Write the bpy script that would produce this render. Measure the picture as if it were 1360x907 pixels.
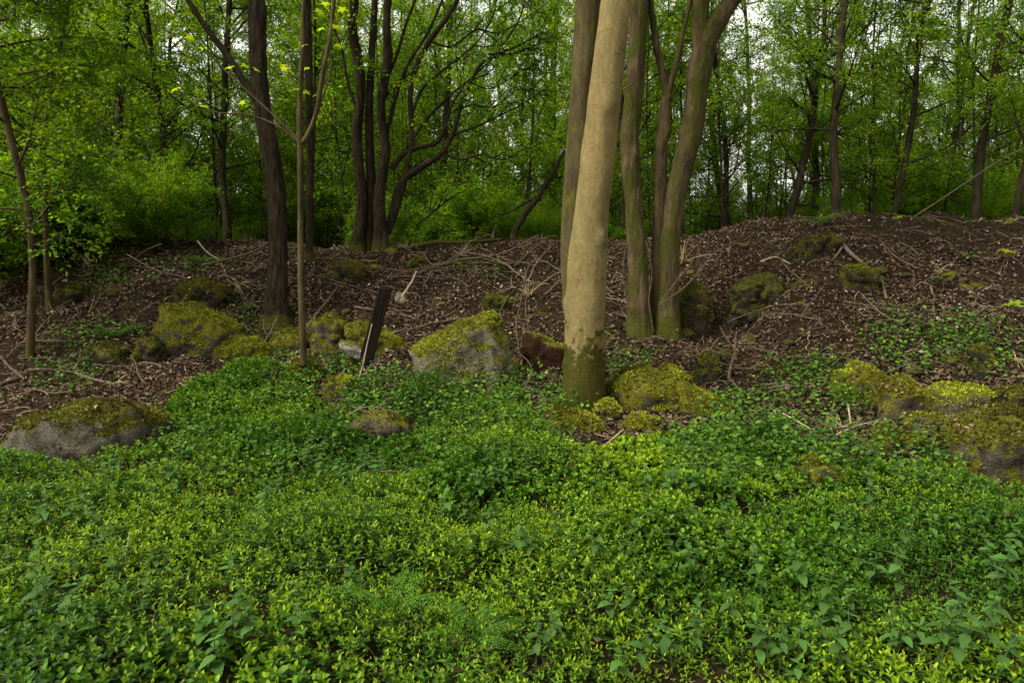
import bpy, bmesh, math, random
import numpy as np
from mathutils import Vector

for o in list(bpy.data.objects):
    bpy.data.objects.remove(o)
scene = bpy.context.scene
COL = scene.collection

# ------------------------------------------------------------------ camera, sky, sun, exposure
CAM_H, PITCH, FPX = 1.6, math.radians(6.0), 907.0
cam_data = bpy.data.cameras.new('camera')
cam_data.sensor_width = 36.0
cam_data.lens = 24.0
cam_data.clip_start = 0.05
cam_data.clip_end = 1500
cam = bpy.data.objects.new('camera', cam_data)
cam.location = (0, 0, CAM_H)
cam.rotation_euler = (math.radians(90) - PITCH, 0, 0)
COL.objects.link(cam)
scene.camera = cam

SUN_EL, SUN_AZ = math.radians(50), math.radians(240)      # azimuth clockwise from +Y
world = bpy.data.worlds.new('World')
scene.world = world
world.use_nodes = True
wn = world.node_tree
wn.nodes.clear()
sky = wn.nodes.new('ShaderNodeTexSky')
sky.sky_type = 'NISHITA'
sky.sun_disc = False
sky.sun_elevation = SUN_EL
sky.sun_rotation = SUN_AZ
sky.air_density = 1.0
sky.dust_density = 4.0
sky.ozone_density = 1.0
hs = wn.nodes.new('ShaderNodeHueSaturation')              # overcast: the sky is nearly white
hs.inputs['Saturation'].default_value = 0.03
bg = wn.nodes.new('ShaderNodeBackground')
bg.inputs['Strength'].default_value = 0.15
wo = wn.nodes.new('ShaderNodeOutputWorld')
wn.links.new(sky.outputs[0], hs.inputs['Color'])
wm = wn.nodes.new('ShaderNodeMix')
wm.data_type = 'RGBA'
wm.blend_type = 'MULTIPLY'
wm.inputs['Factor'].default_value = 1.0
wm.inputs['B'].default_value = (1.0, 0.98, 0.88, 1)
wn.links.new(hs.outputs[0], wm.inputs['A'])
wn.links.new(wm.outputs['Result'], bg.inputs['Color'])
wn.links.new(bg.outputs[0], wo.inputs['Surface'])

sun_data = bpy.data.lights.new('sun', 'SUN')
sun_data.energy = 1.5
sun_data.angle = math.radians(24)
sun_data.color = (1.0, 0.94, 0.82)
sun = bpy.data.objects.new('sun', sun_data)
COL.objects.link(sun)
sdir = Vector((math.sin(SUN_AZ) * math.cos(SUN_EL), math.cos(SUN_AZ) * math.cos(SUN_EL), math.sin(SUN_EL)))
sun.rotation_euler = sdir.to_track_quat('Z', 'Y').to_euler()
sun.location = (-6, -6, 14)

vs = scene.view_settings
vs.view_transform = 'Standard'
vs.look = 'None'
vs.exposure = 1.4
vs.gamma = 1.0
vs.use_curve_mapping = False
scene.cycles.max_bounces = 8
scene.cycles.diffuse_bounces = 5
scene.cycles.glossy_bounces = 2
scene.cycles.transmission_bounces = 4
scene.cycles.caustics_reflective = False
scene.cycles.caustics_refractive = False

# ------------------------------------------------------------------ numpy helpers
RNG = np.random.default_rng(11)
random.seed(11)


def _hash(ix, iy, iz):
    h = (ix * 374761393 + iy * 668265263 + iz * 2147483647 + 1274126177) & 0xFFFFFFFF
    h = ((h ^ (h >> 13)) * 1274126177) & 0xFFFFFFFF
    h = ((h ^ (h >> 16)) * 2246822519) & 0xFFFFFFFF
    return ((h ^ (h >> 15)) & 0xFFFFFF) / float(0xFFFFFF) * 2 - 1


def vnoise(p):
    p = np.asarray(p, float)
    i = np.floor(p).astype(np.int64)
    f = p - i
    u = f * f * (3 - 2 * f)
    r = np.zeros(len(p))
    for dx in (0, 1):
        for dy in (0, 1):
            for dz in (0, 1):
                w = (u[:, 0] if dx else 1 - u[:, 0]) * (u[:, 1] if dy else 1 - u[:, 1]) * (u[:, 2] if dz else 1 - u[:, 2])
                r += w * _hash(i[:, 0] + dx, i[:, 1] + dy, i[:, 2] + dz)
    return r


def fbm(p, octv=3, gain=0.5):
    p = np.asarray(p, float)
    a, s, r = 1.0, 0.0, 0.0
    for k in range(octv):
        r = r + a * vnoise(p * (2.03 ** k) + 17.3 * k)
        s += a
        a *= gain
    return r / s


def nrm(v):
    v = np.asarray(v, float)
    return v / np.maximum(np.linalg.norm(v, axis=-1, keepdims=True), 1e-9)


# ------------------------------------------------------------------ terrain
_T = np.linspace(-60, 220, 5601)


def _prof(ys, zs):
    t = np.interp(_T, ys, zs)
    k = np.exp(-np.linspace(-2, 2, 17) ** 2)
    return np.convolve(np.pad(t, 8, 'edge'), k / k.sum(), 'valid')


PC = _prof([-60, 0, 3, 5, 6.5, 7.5, 8.2, 9, 10, 11, 12, 12.6, 13.5, 15, 20, 40, 220],
           [0, 0, 0, .05, .15, .28, .42, .62, 1.02, 1.5, 1.93, 2.08, 2.02, 1.85, 1.5, 1.0, 1.0])
PR = _prof([-60, 0, 3, 5, 5.8, 6.5, 7.5, 9, 10.5, 11.5, 12.2, 12.8, 13.5, 15, 20, 40, 220],
           [0, 0, .02, .15, .3, .45, .70, 1.25, 1.9, 2.3, 2.5, 2.55, 2.45, 2.2, 1.7, 1.0, 1.0])


HOLES = [(1.25, 8.35, .32, .32), (2.95, 9.5, .5, .38), (0.15, 8.7, .3, .25), (3.6, 10.0, .5, .25), (-3.2, 8.4, .4, .2), (5.4, 7.2, .4, .15)]   # hollows in the rubble


def terrain(x, y, fine=True):
    x = np.asarray(x, float)
    y = np.asarray(y, float)
    w = np.clip((x - 1.8) / 3.8, 0, 1)
    w = w * w * (3 - 2 * w)
    z = np.interp(y, _T, PC) * (1 - w) + np.interp(y, _T, PR) * w
    p = np.stack([x, y, np.zeros_like(x)], -1).reshape(-1, 3)
    a = np.clip((y - 4.5) / 3.0, 0.25, 1.0)
    n = fbm(p * 0.75, 2) * 0.15 + fbm(p * 2.1 + 5, 2) * 0.11
    if fine:
        n = n + fbm(p * 7.0 + 9, 2) * 0.04
    for hx, hy, hr, hd in HOLES:
        n = n - hd * np.exp(-((p[:, 0] - hx) ** 2 + (p[:, 1] - hy) ** 2) / hr ** 2)
    return z + n.reshape(x.shape) * a


def ray(px, py):
    a, b = (px - 680.0) / FPX, -(py - 453.5) / FPX
    cp, sp = math.cos(PITCH), math.sin(PITCH)
    return np.array([a, cp + b * sp, -sp + b * cp])


def at(px, py, Y):
    d = ray(px, py)
    return np.array([0, 0, CAM_H]) + d * (Y / d[1])


def ground_at(px, py):
    d = ray(px, py)
    ts = np.linspace(1.0, 40, 4000)
    pts = np.array([0, 0, CAM_H]) + ts[:, None] * d
    h = terrain(pts[:, 0], pts[:, 1], False)
    k = np.argmax(pts[:, 2] < h)
    if pts[k, 2] >= h[k]:
        k = -1
    p = pts[k].copy()
    p[2] = float(terrain(p[0], p[1]))
    return p


def gz(x, y):
    return float(terrain(np.array([x]), np.array([y]))[0])


# ------------------------------------------------------------------ mesh + object helpers
def mesh_np(name, V, F, mats, col=None, mi=None, smooth=True):
    V = np.asarray(V, np.float32)
    F = np.asarray(F, np.int32)
    m, k = F.shape
    me = bpy.data.meshes.new(name)
    me.vertices.add(len(V))
    me.vertices.foreach_set('co', V.ravel())
    me.loops.add(m * k)
    me.loops.foreach_set('vertex_index', F.ravel())
    me.polygons.add(m)
    me.polygons.foreach_set('loop_start', np.arange(0, m * k, k, dtype=np.int32))
    if smooth:
        me.polygons.foreach_set('use_smooth', np.ones(m, bool))
    for t in (mats if isinstance(mats, (list, tuple)) else [mats]):
        me.materials.append(t)
    if mi is not None:
        me.polygons.foreach_set('material_index', np.asarray(mi, np.int32))
    if col is not None:
        a = me.color_attributes.new('col', 'FLOAT_COLOR', 'POINT')
        c = np.ones((len(V), 4), np.float32)
        c[:, :3] = col
        a.data.foreach_set('color', c.ravel())
    me.update(calc_edges=True)
    return me


def obj(name, me, parent=None, loc=(0, 0, 0), **props):
    o = bpy.data.objects.new(name, me)
    COL.objects.link(o)
    o.location = loc
    if parent is not None:
        o.parent = parent
    for k, v in props.items():
        o[k] = v
    return o


def thing(name, label, category, loc, group=None, rotz=0.0, scale=1.0):
    o = bpy.data.objects.new(name, None)
    COL.objects.link(o)
    o.empty_display_size = 0.1
    o.location = loc
    o.rotation_euler = (0, 0, rotz)
    o.scale = (scale,) * 3
    o['label'] = label
    o['category'] = category
    if group:
        o['group'] = group
    return o


def copy_tree(o, loc, rotz=0.0, scale=1.0, label=None, tilt=(0, 0)):
    c = o.copy()
    COL.objects.link(c)
    c.location = loc
    c.rotation_euler = (tilt[0], tilt[1], rotz)
    c.scale = (scale,) * 3 if not isinstance(scale, tuple) else scale
    if label:
        c['label'] = label
    for ch in o.children:
        d = ch.copy()
        COL.objects.link(d)
        d.parent = c
        for g in ch.children:
            e = g.copy()
            COL.objects.link(e)
            e.parent = d
    return c


class Geo:
    """collects quads with colours and material indices"""

    def __init__(self):
        self.V, self.F, self.C, self.M, self.n = [], [], [], [], 0

    def add(self, V, F, col=(1, 1, 1), mi=0):
        V = np.asarray(V, float)
        F = np.asarray(F, int)
        self.V.append(V)
        self.F.append(F + self.n)
        self.C.append(np.broadcast_to(np.asarray(col, float), (len(V), 3)))
        self.M.append(np.full(len(F), mi))
        self.n += len(V)

    def mesh(self, name, mats, off=(0, 0, 0)):
        return mesh_np(name, np.concatenate(self.V) - np.asarray(off), np.concatenate(self.F), mats,
                       np.concatenate(self.C), np.concatenate(self.M))


def resample(P, R, n):
    P = np.asarray(P, float)
    R = np.asarray(R, float)
    # Catmull-Rom through the points
    Q = np.vstack([2 * P[0] - P[1], P, 2 * P[-1] - P[-2]])
    seg = len(P) - 1
    t = np.linspace(0, seg, n)
    i = np.minimum(t.astype(int), seg - 1)
    u = (t - i)[:, None]
    p0, p1, p2, p3 = Q[i], Q[i + 1], Q[i + 2], Q[i + 3]
    out = 0.5 * (2 * p1 + (p2 - p0) * u + (2 * p0 - 5 * p1 + 4 * p2 - p3) * u ** 2 + (3 * p1 - p0 - 3 * p2 + p3) * u ** 3)
    return out, np.interp(t, np.arange(len(R)), R)


RELIEF = {'dark_furrowed_bark': 0.016, 'mossy_reddish_bark': 0.014, 'pale_smooth_bark': 0.0035, 'dark_mossy_smooth_bark': 0.005}


def tube(P, R, sides=8, rough=0.0, freq=6.0, flare=None, seed=0.0, relief=0.0):
    """tapered tube along P; rough = relative radius noise; flare = list of (angle, strength) root lobes fading up"""
    P = np.asarray(P, float)
    R = np.asarray(R, float)
    n = len(P)
    T = nrm(np.gradient(P, axis=0))
    u = np.cross(T[0], [0.31, 0.95, 0.05])
    u = u / np.linalg.norm(u)
    U = []
    for k in range(n):
        u = u - T[k] * np.dot(u, T[k])
        u = u / np.linalg.norm(u)
        U.append(u)
    U = np.array(U)
    W = np.cross(T, U)
    a = np.linspace(0, 2 * np.pi, sides, endpoint=False)
    dirs = U[:, None, :] * np.cos(a)[None, :, None] + W[:, None, :] * np.sin(a)[None, :, None]
    rr = np.repeat(R[:, None], sides, 1)
    if rough > 0:
        q = (P[:, None, :] + dirs * R[:, None, None]).reshape(-1, 3) + seed
        q2 = q * np.array([freq, freq, freq * 0.35])
        rr = rr * (1 + rough * fbm(q2, 3).reshape(n, sides))
    if relief:                                            # furrows that run up the stem, plus a few knots
        q3 = (P[:, None, :] + dirs * R[:, None, None]).reshape(-1, 3) + seed
        f1 = 1 - 2.2 * np.abs(fbm(q3 * np.array([26, 26, 4.0]), 3, .6))
        f2 = fbm(q3 * np.array([60, 60, 22.0]), 2)
        kn = np.clip(fbm(q3 * 3.1 + 31, 1) - .52, 0, 1) * 2.2
        rr = rr + (relief * (f1 + .5 * f2) + .05 * kn).reshape(n, sides)
    if flare:
        h = P[:, 2] - P[0, 2]
        for ang, st, hh in flare:
            lobe = np.maximum(0, np.cos(np.arctan2(dirs[..., 1], dirs[..., 0]) - ang)) ** 5
            rr = rr * (1 + st * lobe * np.exp(-h / hh)[:, None])
    V = (P[:, None, :] + dirs * rr[..., None]).reshape(-1, 3)
    i = np.arange(n - 1)[:, None] * sides
    j = np.arange(sides)[None, :]
    jn = (j + 1) % sides
    F = np.stack([i + j, i + jn, i + sides + jn, i + sides + j], -1).reshape(-1, 4)
    # end caps: collapse to the last centre
    c = len(V)
    V = np.vstack([V, P[-1:] + T[-1:] * R[-1] * 0.5])
    b = (n - 1) * sides
    cap = np.array([[b + k, b + (k + 1) % sides, b + (k + 2) % sides, c] for k in range(0, sides - 1, 2)] or [[b, b + 1, b + 2, c]])
    return V, np.vstack([F, cap])


def leaf_quads(P, D, N, L, W, six=False, fold=0.3, curl=0.12):
    """n leaves: base P, direction D, normal N, length L, width W -> V, F (quads)"""
    D = nrm(D)
    S = nrm(np.cross(D, N))
    U = np.cross(S, D)
    L = np.asarray(L)[:, None]
    W = np.asarray(W)[:, None]
    n = len(P)
    tip = P + D * L - U * L * curl
    if not six:
        r = P + D * L * .45 + S * W * .5 + U * W * fold * .5
        l = P + D * L * .45 - S * W * .5 + U * W * fold * .5
        V = np.stack([P, r, tip, l], 1).reshape(-1, 3)
        F = np.arange(n * 4).reshape(n, 4)
        return V, F, 4
    r1 = P + D * L * .25 + S * W * .42 + U * W * fold * .42
    r2 = P + D * L * .66 + S * W * .40 + U * (W * fold * .40 - L * curl * .35)
    l1 = P + D * L * .25 - S * W * .42 + U * W * fold * .42
    l2 = P + D * L * .66 - S * W * .40 + U * (W * fold * .40 - L * curl * .35)
    V = np.stack([P, r1, r2, tip, l2, l1], 1).reshape(-1, 3)
    b = np.arange(n)[:, None] * 6
    F = np.concatenate([b + np.array([[0, 1, 2, 3]]), b + np.array([[0, 3, 4, 5]])], 1).reshape(-1, 4)
    return V, F, 6


# ------------------------------------------------------------------ materials
def new_mat(name):
    m = bpy.data.materials.new(name)
    m.use_nodes = True
    nt = m.node_tree
    nt.nodes.clear()
    return m, nt, lambda t: nt.nodes.new(t), nt.links.new


def ramp(nt, stops):
    r = nt.nodes.new('ShaderNodeValToRGB')
    e = r.color_ramp.elements
    while len(e) < len(stops):
        e.new(0.5)
    for k, (p, c) in enumerate(stops):
        e[k].position = p
        e[k].color = (*c, 1)
    return r


def noise_node(nt, coord, scale, detail=5, rough=0.6, vec_scale=None):
    n = nt.nodes.new('ShaderNodeTexNoise')
    n.inputs['Scale'].default_value = scale
    n.inputs['Detail'].default_value = detail
    n.inputs['Roughness'].default_value = rough
    if vec_scale:
        mp = nt.nodes.new('ShaderNodeMapping')
        mp.inputs['Scale'].default_value = vec_scale
        nt.links.new(coord, mp.inputs['Vector'])
        coord = mp.outputs[0]
    nt.links.new(coord, n.inputs['Vector'])
    return n


def mixc(nt, fac, a, b, mode='MIX'):
    m = nt.nodes.new('ShaderNodeMix')
    m.data_type = 'RGBA'
    m.blend_type = mode
    for sock, v in ((m.inputs['Factor'], fac), (m.inputs['A'], a), (m.inputs['B'], b)):
        if hasattr(v, 'links') or isinstance(v, bpy.types.NodeSocket):
            nt.links.new(v, sock)
        elif isinstance(v, (int, float)):
            sock.default_value = v
        else:
            sock.default_value = (*v, 1)
    return m.outputs['Result']


def mathn(nt, op, a, b=0.0, clamp=False):
    m = nt.nodes.new('ShaderNodeMath')
    m.operation = op
    m.use_clamp = clamp
    for k, v in enumerate((a, b)):
        if isinstance(v, bpy.types.NodeSocket):
            nt.links.new(v, m.inputs[k])
        else:
            m.inputs[k].default_value = v
    return m.outputs[0]


def leaf_mat(name, rough=0.5, trans=0.35, spec=0.35, tint=(1, 1, 1), var=0.25, tsat=(1.25, 1.25, 0.5)):
    m, nt, N, L = new_mat(name)
    at_ = N('ShaderNodeAttribute')
    at_.attribute_name = 'col'
    geo = N('ShaderNodeNewGeometry')
    v = mathn(nt, 'MULTIPLY_ADD', geo.outputs['Random Per Island'], 2 * var)
    v.node.inputs[2].default_value = 1 - var
    c = mixc(nt, 1.0, at_.outputs['Color'], tint, 'MULTIPLY')
    hsv = N('ShaderNodeHueSaturation')
    L(c, hsv.inputs['Color'])
    L(v, hsv.inputs['Value'])
    p = N('ShaderNodeBsdfPrincipled')
    L(hsv.outputs[0], p.inputs['Base Color'])
    p.inputs['Roughness'].default_value = rough
    p.inputs['Specular IOR Level'].default_value = spec
    t = N('ShaderNodeBsdfTranslucent')
    tc = mixc(nt, 1.0, hsv.outputs[0], tsat, 'MULTIPLY')
    L(tc, t.inputs['Color'])
    mx = N('ShaderNodeMixShader')
    mx.inputs[0].default_value = trans
    L(p.outputs[0], mx.inputs[1])
    L(t.outputs[0], mx.inputs[2])
    o = N('ShaderNodeOutputMaterial')
    L(mx.outputs[0], o.inputs['Surface'])
    return m


def bark_mat(name, dark, light, moss=(0.075, 0.07, 0.012), moss_h=0.0, moss_all=0.0, ridge=14.0, bump=0.5, blotch=None, marks=False):
    """bark with vertical streaks, plus moss that grows up to moss_h metres from the foot and in patches (moss_all)"""
    m, nt, N, L = new_mat(name)
    tc = N('ShaderNodeTexCoord')
    co = tc.outputs['Object']
    n1 = noise_node(nt, co, ridge, 6, 0.65, (1, 1, 0.16))
    n2 = noise_node(nt, co, 3.2, 4, 0.6)
    n3 = noise_node(nt, co, 60, 3, 0.6, (1, 1, 0.5))
    r1 = ramp(nt, [(0.3, dark), (0.7, light)])
    L(n1.outputs['Fac'], r1.inputs[0])
    c = r1.outputs[0]
    r2 = ramp(nt, [(0.32, (0.8, 0.8, 0.78)), (0.72, (1.1, 1.08, 1.05))] if marks else [(0.32, (0.5, 0.5, 0.5)), (0.72, (1.2, 1.15, 1.05))])
    L(n2.outputs['Fac'], r2.inputs[0])
    c = mixc(nt, 1.0, c, r2.outputs[0], 'MULTIPLY')
    if blotch:
        n4 = noise_node(nt, co, 5.5, 5, 0.7, (1, 1, 0.6))
        r4 = ramp(nt, [(0.5, (0, 0, 0)), (0.62, (1, 1, 1))])
        L(n4.outputs['Fac'], r4.inputs[0])
        c = mixc(nt, r4.outputs[0], c, blotch)
    if marks:                                             # lenticels, scars and cracks that run round the stem
        n6 = noise_node(nt, co, 5.0, 5, 0.7, (1, 1, 5.5))
        r6 = ramp(nt, [(0.61, (0, 0, 0)), (0.67, (1, 1, 1))])
        L(n6.outputs['Fac'], r6.inputs[0])
        c = mixc(nt, mathn(nt, 'MULTIPLY', r6.outputs[0], 0.8), c, tuple(x * 0.35 for x in dark))
        n7 = noise_node(nt, co, 30, 4, 0.7, (1, 1, 0.7))
        r7 = ramp(nt, [(0.38, (0.8, 0.8, 0.78)), (0.66, (1.08, 1.06, 1.02))])
        L(n7.outputs['Fac'], r7.inputs[0])
        c = mixc(nt, 1.0, c, r7.outputs[0], 'MULTIPLY')
    sep = N('ShaderNodeSeparateXYZ')
    L(co, sep.inputs[0])
    nm = noise_node(nt, co, 7, 6, 0.7)
    nmf = nm.outputs['Fac']
    fac = None
    if moss_h > 0:
        h = mathn(nt, 'DIVIDE', sep.outputs['Z'], moss_h)
        h = mathn(nt, 'SUBTRACT', 1.0, h)
        h = mathn(nt, 'MULTIPLY_ADD', nmf, 2.6)
        h.node.inputs[2].default_value = -1.3
        hh = mathn(nt, 'SUBTRACT', 1.0, mathn(nt, 'DIVIDE', sep.outputs['Z'], moss_h))
        fac = mathn(nt, 'MULTIPLY', mathn(nt, 'ADD', hh, h), 5.0, True)
    if moss_all > 0:
        g = mathn(nt, 'MULTIPLY', mathn(nt, 'SUBTRACT', noise_node(nt, co, 4.0, 6, 0.72, (1, 1, 0.5)).outputs['Fac'], 1 - moss_all), 7.0, True)
        fac = g if fac is None else mathn(nt, 'MAXIMUM', fac, g)
    if fac is not None:
        nf = noise_node(nt, co, 45, 4, 0.7)
        rm = ramp(nt, [(0.3, tuple(x * 0.45 for x in moss)), (0.75, tuple(x * 1.5 for x in moss))])
        L(nf.outputs['Fac'], rm.inputs[0])
        c = mixc(nt, fac, c, rm.outputs[0])
    p = N('ShaderNodeBsdfPrincipled')
    L(c, p.inputs['Base Color'])
    p.inputs['Roughness'].default_value = 0.9
    p.inputs['Specular IOR Level'].default_value = 0.05
    b = N('ShaderNodeBump')
    b.inputs['Strength'].default_value = bump
    b.inputs['Distance'].default_value = 0.03
    hsum = mathn(nt, 'ADD', n1.outputs['Fac'], mathn(nt, 'MULTIPLY', n3.outputs['Fac'], 0.5))
    L(hsum, b.inputs['Height'])
    L(b.outputs[0], p.inputs['Normal'])
    o = N('ShaderNodeOutputMaterial')
    L(p.outputs[0], o.inputs['Surface'])
    return m


def rock_mat(name, dark, light, moss_amt=0.5, moss=(0.105, 0.103, 0.011), speck=(0.35, 0.34, 0.3), speck_amt=0.35):
    m, nt, N, L = new_mat(name)
    tc = N('ShaderNodeTexCoord')
    co = tc.outputs['Object']
    n1 = noise_node(nt, co, 5, 8, 0.7)
    r1 = ramp(nt, [(0.3, dark), (0.72, light)])
    L(n1.outputs['Fac'], r1.inputs[0])
    v = N('ShaderNodeTexVoronoi')
    v.inputs['Scale'].default_value = 42
    L(co, v.inputs['Vector'])
    sv = ramp(nt, [(0.0, (1, 1, 1)), (0.34, (0, 0, 0))])
    L(v.outputs['Distance'], sv.inputs[0])
    c = mixc(nt, mathn(nt, 'MULTIPLY', sv.outputs[0], speck_amt), r1.outputs[0], speck)
    n5 = noise_node(nt, co, 90, 3, 0.6)
    r5 = ramp(nt, [(0.35, (0.6, 0.6, 0.6)), (0.7, (1.2, 1.2, 1.2))])
    L(n5.outputs['Fac'], r5.inputs[0])
    c = mixc(nt, 1.0, c, r5.outputs[0], 'MULTIPLY')
    geo = N('ShaderNodeNewGeometry')
    sep = N('ShaderNodeSeparateXYZ')
    L(geo.outputs['Normal'], sep.inputs[0])
    nm = noise_node(nt, co, 6, 7, 0.72)
    f = mathn(nt, 'ADD', mathn(nt, 'MULTIPLY', sep.outputs['Z'], 0.8), mathn(nt, 'MULTIPLY', nm.outputs['Fac'], 2.2))
    f = mathn(nt, 'MULTIPLY', mathn(nt, 'SUBTRACT', f, 2.1 - 1.5 * moss_amt), 4.0, True)
    nf = noise_node(nt, co, 38, 5, 0.75)
    nl = noise_node(nt, co, 4.5, 4, 0.6)
    rm = ramp(nt, [(0.28, tuple(x * 0.35 for x in moss)), (0.55, moss), (0.8, tuple(x * 1.7 for x in moss))])
    L(mathn(nt, 'MULTIPLY_ADD', nl.outputs['Fac'], 0.5), rm.inputs[0])
    nt.links.new(nf.outputs['Fac'], rm.inputs[0].links[0].from_node.inputs[2])
    L(mathn(nt, 'SUBTRACT', rm.inputs[0].links[0].from_socket, 0.25), rm.inputs[0])
    c = mixc(nt, f, c, rm.outputs[0])
    p = N('ShaderNodeBsdfPrincipled')
    L(c, p.inputs['Base Color'])
    p.inputs['Roughness'].default_value = 0.92
    p.inputs['Specular IOR Level'].default_value = 0.05
    b = N('ShaderNodeBump')
    b.inputs['Strength'].default_value = 1.0
    b.inputs['Distance'].default_value = 0.05
    hsum = mathn(nt, 'ADD', n1.outputs['Fac'], mathn(nt, 'MULTIPLY', nf.outputs['Fac'], 0.8))
    hsum = mathn(nt, 'ADD', hsum, mathn(nt, 'MULTIPLY', sv.outputs[0], 0.25))
    L(hsum, b.inputs['Height'])
    L(b.outputs[0], p.inputs['Normal'])
    o = N('ShaderNodeOutputMaterial')
    L(p.outputs[0], o.inputs['Surface'])
    return m


def soil_mat():
    m, nt, N, L = new_mat('soil')
    tc = N('ShaderNodeTexCoord')
    co = tc.outputs['Object']
    n1 = noise_node(nt, co, 1.3, 6, 0.65)
    n2 = noise_node(nt, co, 22, 6, 0.75)
    r = ramp(nt, [(0.3, (0.010, 0.007, 0.0045)), (0.55, (0.026, 0.0185, 0.011)), (0.8, (0.060, 0.044, 0.028))])
    L(n2.outputs['Fac'], r.inputs[0])
    r1 = ramp(nt, [(0.35, (0.6, 0.55, 0.55)), (0.7, (1.2, 1.15, 1.1))])
    L(n1.outputs['Fac'], r1.inputs[0])
    c = mixc(nt, 1.0, r.outputs[0], r1.outputs[0], 'MULTIPLY')
    n3 = noise_node(nt, co, 1.9, 6, 0.7, (1, 1, 1))
    f = mathn(nt, 'MULTIPLY', mathn(nt, 'SUBTRACT', n3.outputs['Fac'], 0.55), 8.0, True)
    rm = ramp(nt, [(0.35, (0.02, 0.022, 0.005)), (0.7, (0.075, 0.07, 0.012))])
    L(n2.outputs['Fac'], rm.inputs[0])
    c = mixc(nt, f, c, rm.outputs[0])
    p = N('ShaderNodeBsdfPrincipled')
    L(c, p.inputs['Base Color'])
    p.inputs['Roughness'].default_value = 0.95
    p.inputs['Specular IOR Level'].default_value = 0.04
    b = N('ShaderNodeBump')
    b.inputs['Strength'].default_value = 0.9
    b.inputs['Distance'].default_value = 0.05
    L(n2.outputs['Fac'], b.inputs['Height'])
    L(b.outputs[0], p.inputs['Normal'])
    o = N('ShaderNodeOutputMaterial')
    L(p.outputs[0], o.inputs['Surface'])
    return m


def plain_mat(name, dark, light, scale=20, rough=0.85, vec=None, bump=0.3):
    m, nt, N, L = new_mat(name)
    tc = N('ShaderNodeTexCoord')
    n1 = noise_node(nt, tc.outputs['Object'], scale, 6, 0.7, vec)
    r = ramp(nt, [(0.3, dark), (0.72, light)])
    L(n1.outputs['Fac'], r.inputs[0])
    p = N('ShaderNodeBsdfPrincipled')
    L(r.outputs[0], p.inputs['Base Color'])
    p.inputs['Roughness'].default_value = rough
    p.inputs['Specular IOR Level'].default_value = 0.06
    b = N('ShaderNodeBump')
    b.inputs['Strength'].default_value = bump
    b.inputs['Distance'].default_value = 0.02
    L(n1.outputs['Fac'], b.inputs['Height'])
    L(b.outputs[0], p.inputs['Normal'])
    o = N('ShaderNodeOutputMaterial')
    L(p.outputs[0], o.inputs['Surface'])
    return m


M_SOIL = soil_mat()
M_LEAF = leaf_mat('tree_leaf', 0.6, 0.56, 0.1, tsat=(1.9, 1.7, 0.35))
M_PERI = leaf_mat('glossy_ground_leaf', 0.5, 0.28, 0.14)
M_NETTLE = leaf_mat('nettle_leaf', 0.65, 0.25, 0.15)
M_LITTER = leaf_mat('dead_leaf', 0.85, 0.08, 0.05, var=0.5, tsat=(1.1, 1, 0.8))
M_MOSSF = leaf_mat('moss_tuft', 0.9, 0.25, 0.1, var=0.4)
M_STRAW = leaf_mat('dead_straw', 0.8, 0.1, 0.2, var=0.3, tsat=(1, 1, 0.8))
M_BARK_PALE = bark_mat('pale_smooth_bark', (0.124, 0.094, 0.038), (0.200, 0.154, 0.070), moss=(0.036, 0.034, 0.006), moss_h=0.74, ridge=9, bump=0.4,
                       blotch=(0.118, 0.104, 0.046), marks=True)
M_BARK_PALE2 = bark_mat('dark_mossy_smooth_bark', (0.030, 0.025, 0.012), (0.085, 0.068, 0.032), moss_h=0.9, moss_all=0.48, ridge=10, bump=0.4, marks=True)  # twin stem: darker and mossier bark than the pale trunk
M_BARK_RED = bark_mat('mossy_reddish_bark', (0.020, 0.015, 0.009), (0.125, 0.090, 0.050), moss=(0.042, 0.046, 0.008), moss_h=0.3, moss_all=0.55, ridge=11, bump=0.8)
M_BARK_DARK = bark_mat('dark_furrowed_bark', (0.009, 0.007, 0.0045), (0.052, 0.041, 0.025), moss=(0.045, 0.043, 0.008), moss_h=0.16, moss_all=0.36, ridge=26, bump=0.9)
M_BARK_THIN = bark_mat('thin_sapling_bark', (0.028, 0.022, 0.011), (0.095, 0.076, 0.040), moss=(0.05, 0.048, 0.009), moss_h=0.25, moss_all=0.40, ridge=22, bump=0.4)
M_BARK_BG = bark_mat('far_bark', (0.012, 0.010, 0.006), (0.050, 0.041, 0.025), moss=(0.05, 0.05, 0.009), moss_h=0.3, moss_all=0.44, ridge=16, bump=0.5)
M_TWIG = plain_mat('dead_twig', (0.032, 0.022, 0.014), (0.125, 0.092, 0.06), 30, vec=(1, 1, 0.4))
M_TWIG_GREY = plain_mat('weathered_twig', (0.05, 0.038, 0.026), (0.17, 0.13, 0.092), 30, vec=(1, 1, 0.4))
M_TWIG_PALE = plain_mat('bleached_twig', (0.18, 0.14, 0.095), (0.36, 0.29, 0.2), 30)
M_ROCK_MOSSY = rock_mat('mossy_rubble', (0.030, 0.025, 0.015), (0.13, 0.11, 0.07), 0.86)
M_ROCK_HALF = rock_mat('half_mossy_rubble', (0.03, 0.025, 0.016), (0.14, 0.12, 0.08), 0.74)
M_ROCK_BARE = rock_mat('bare_grey_rubble', (0.05, 0.043, 0.029), (0.22, 0.20, 0.15), 0.52, moss=(0.07, 0.064, 0.01), speck=(0.45, 0.43, 0.37))
M_ROCK_BROWN = rock_mat('brown_rubble', (0.035, 0.026, 0.018), (0.15, 0.12, 0.085), 0.42)
M_ROCK_GREY = rock_mat('grey_rubble', (0.06, 0.053, 0.036), (0.27, 0.245, 0.175), 0.58, speck=(0.38, 0.36, 0.29))
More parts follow.
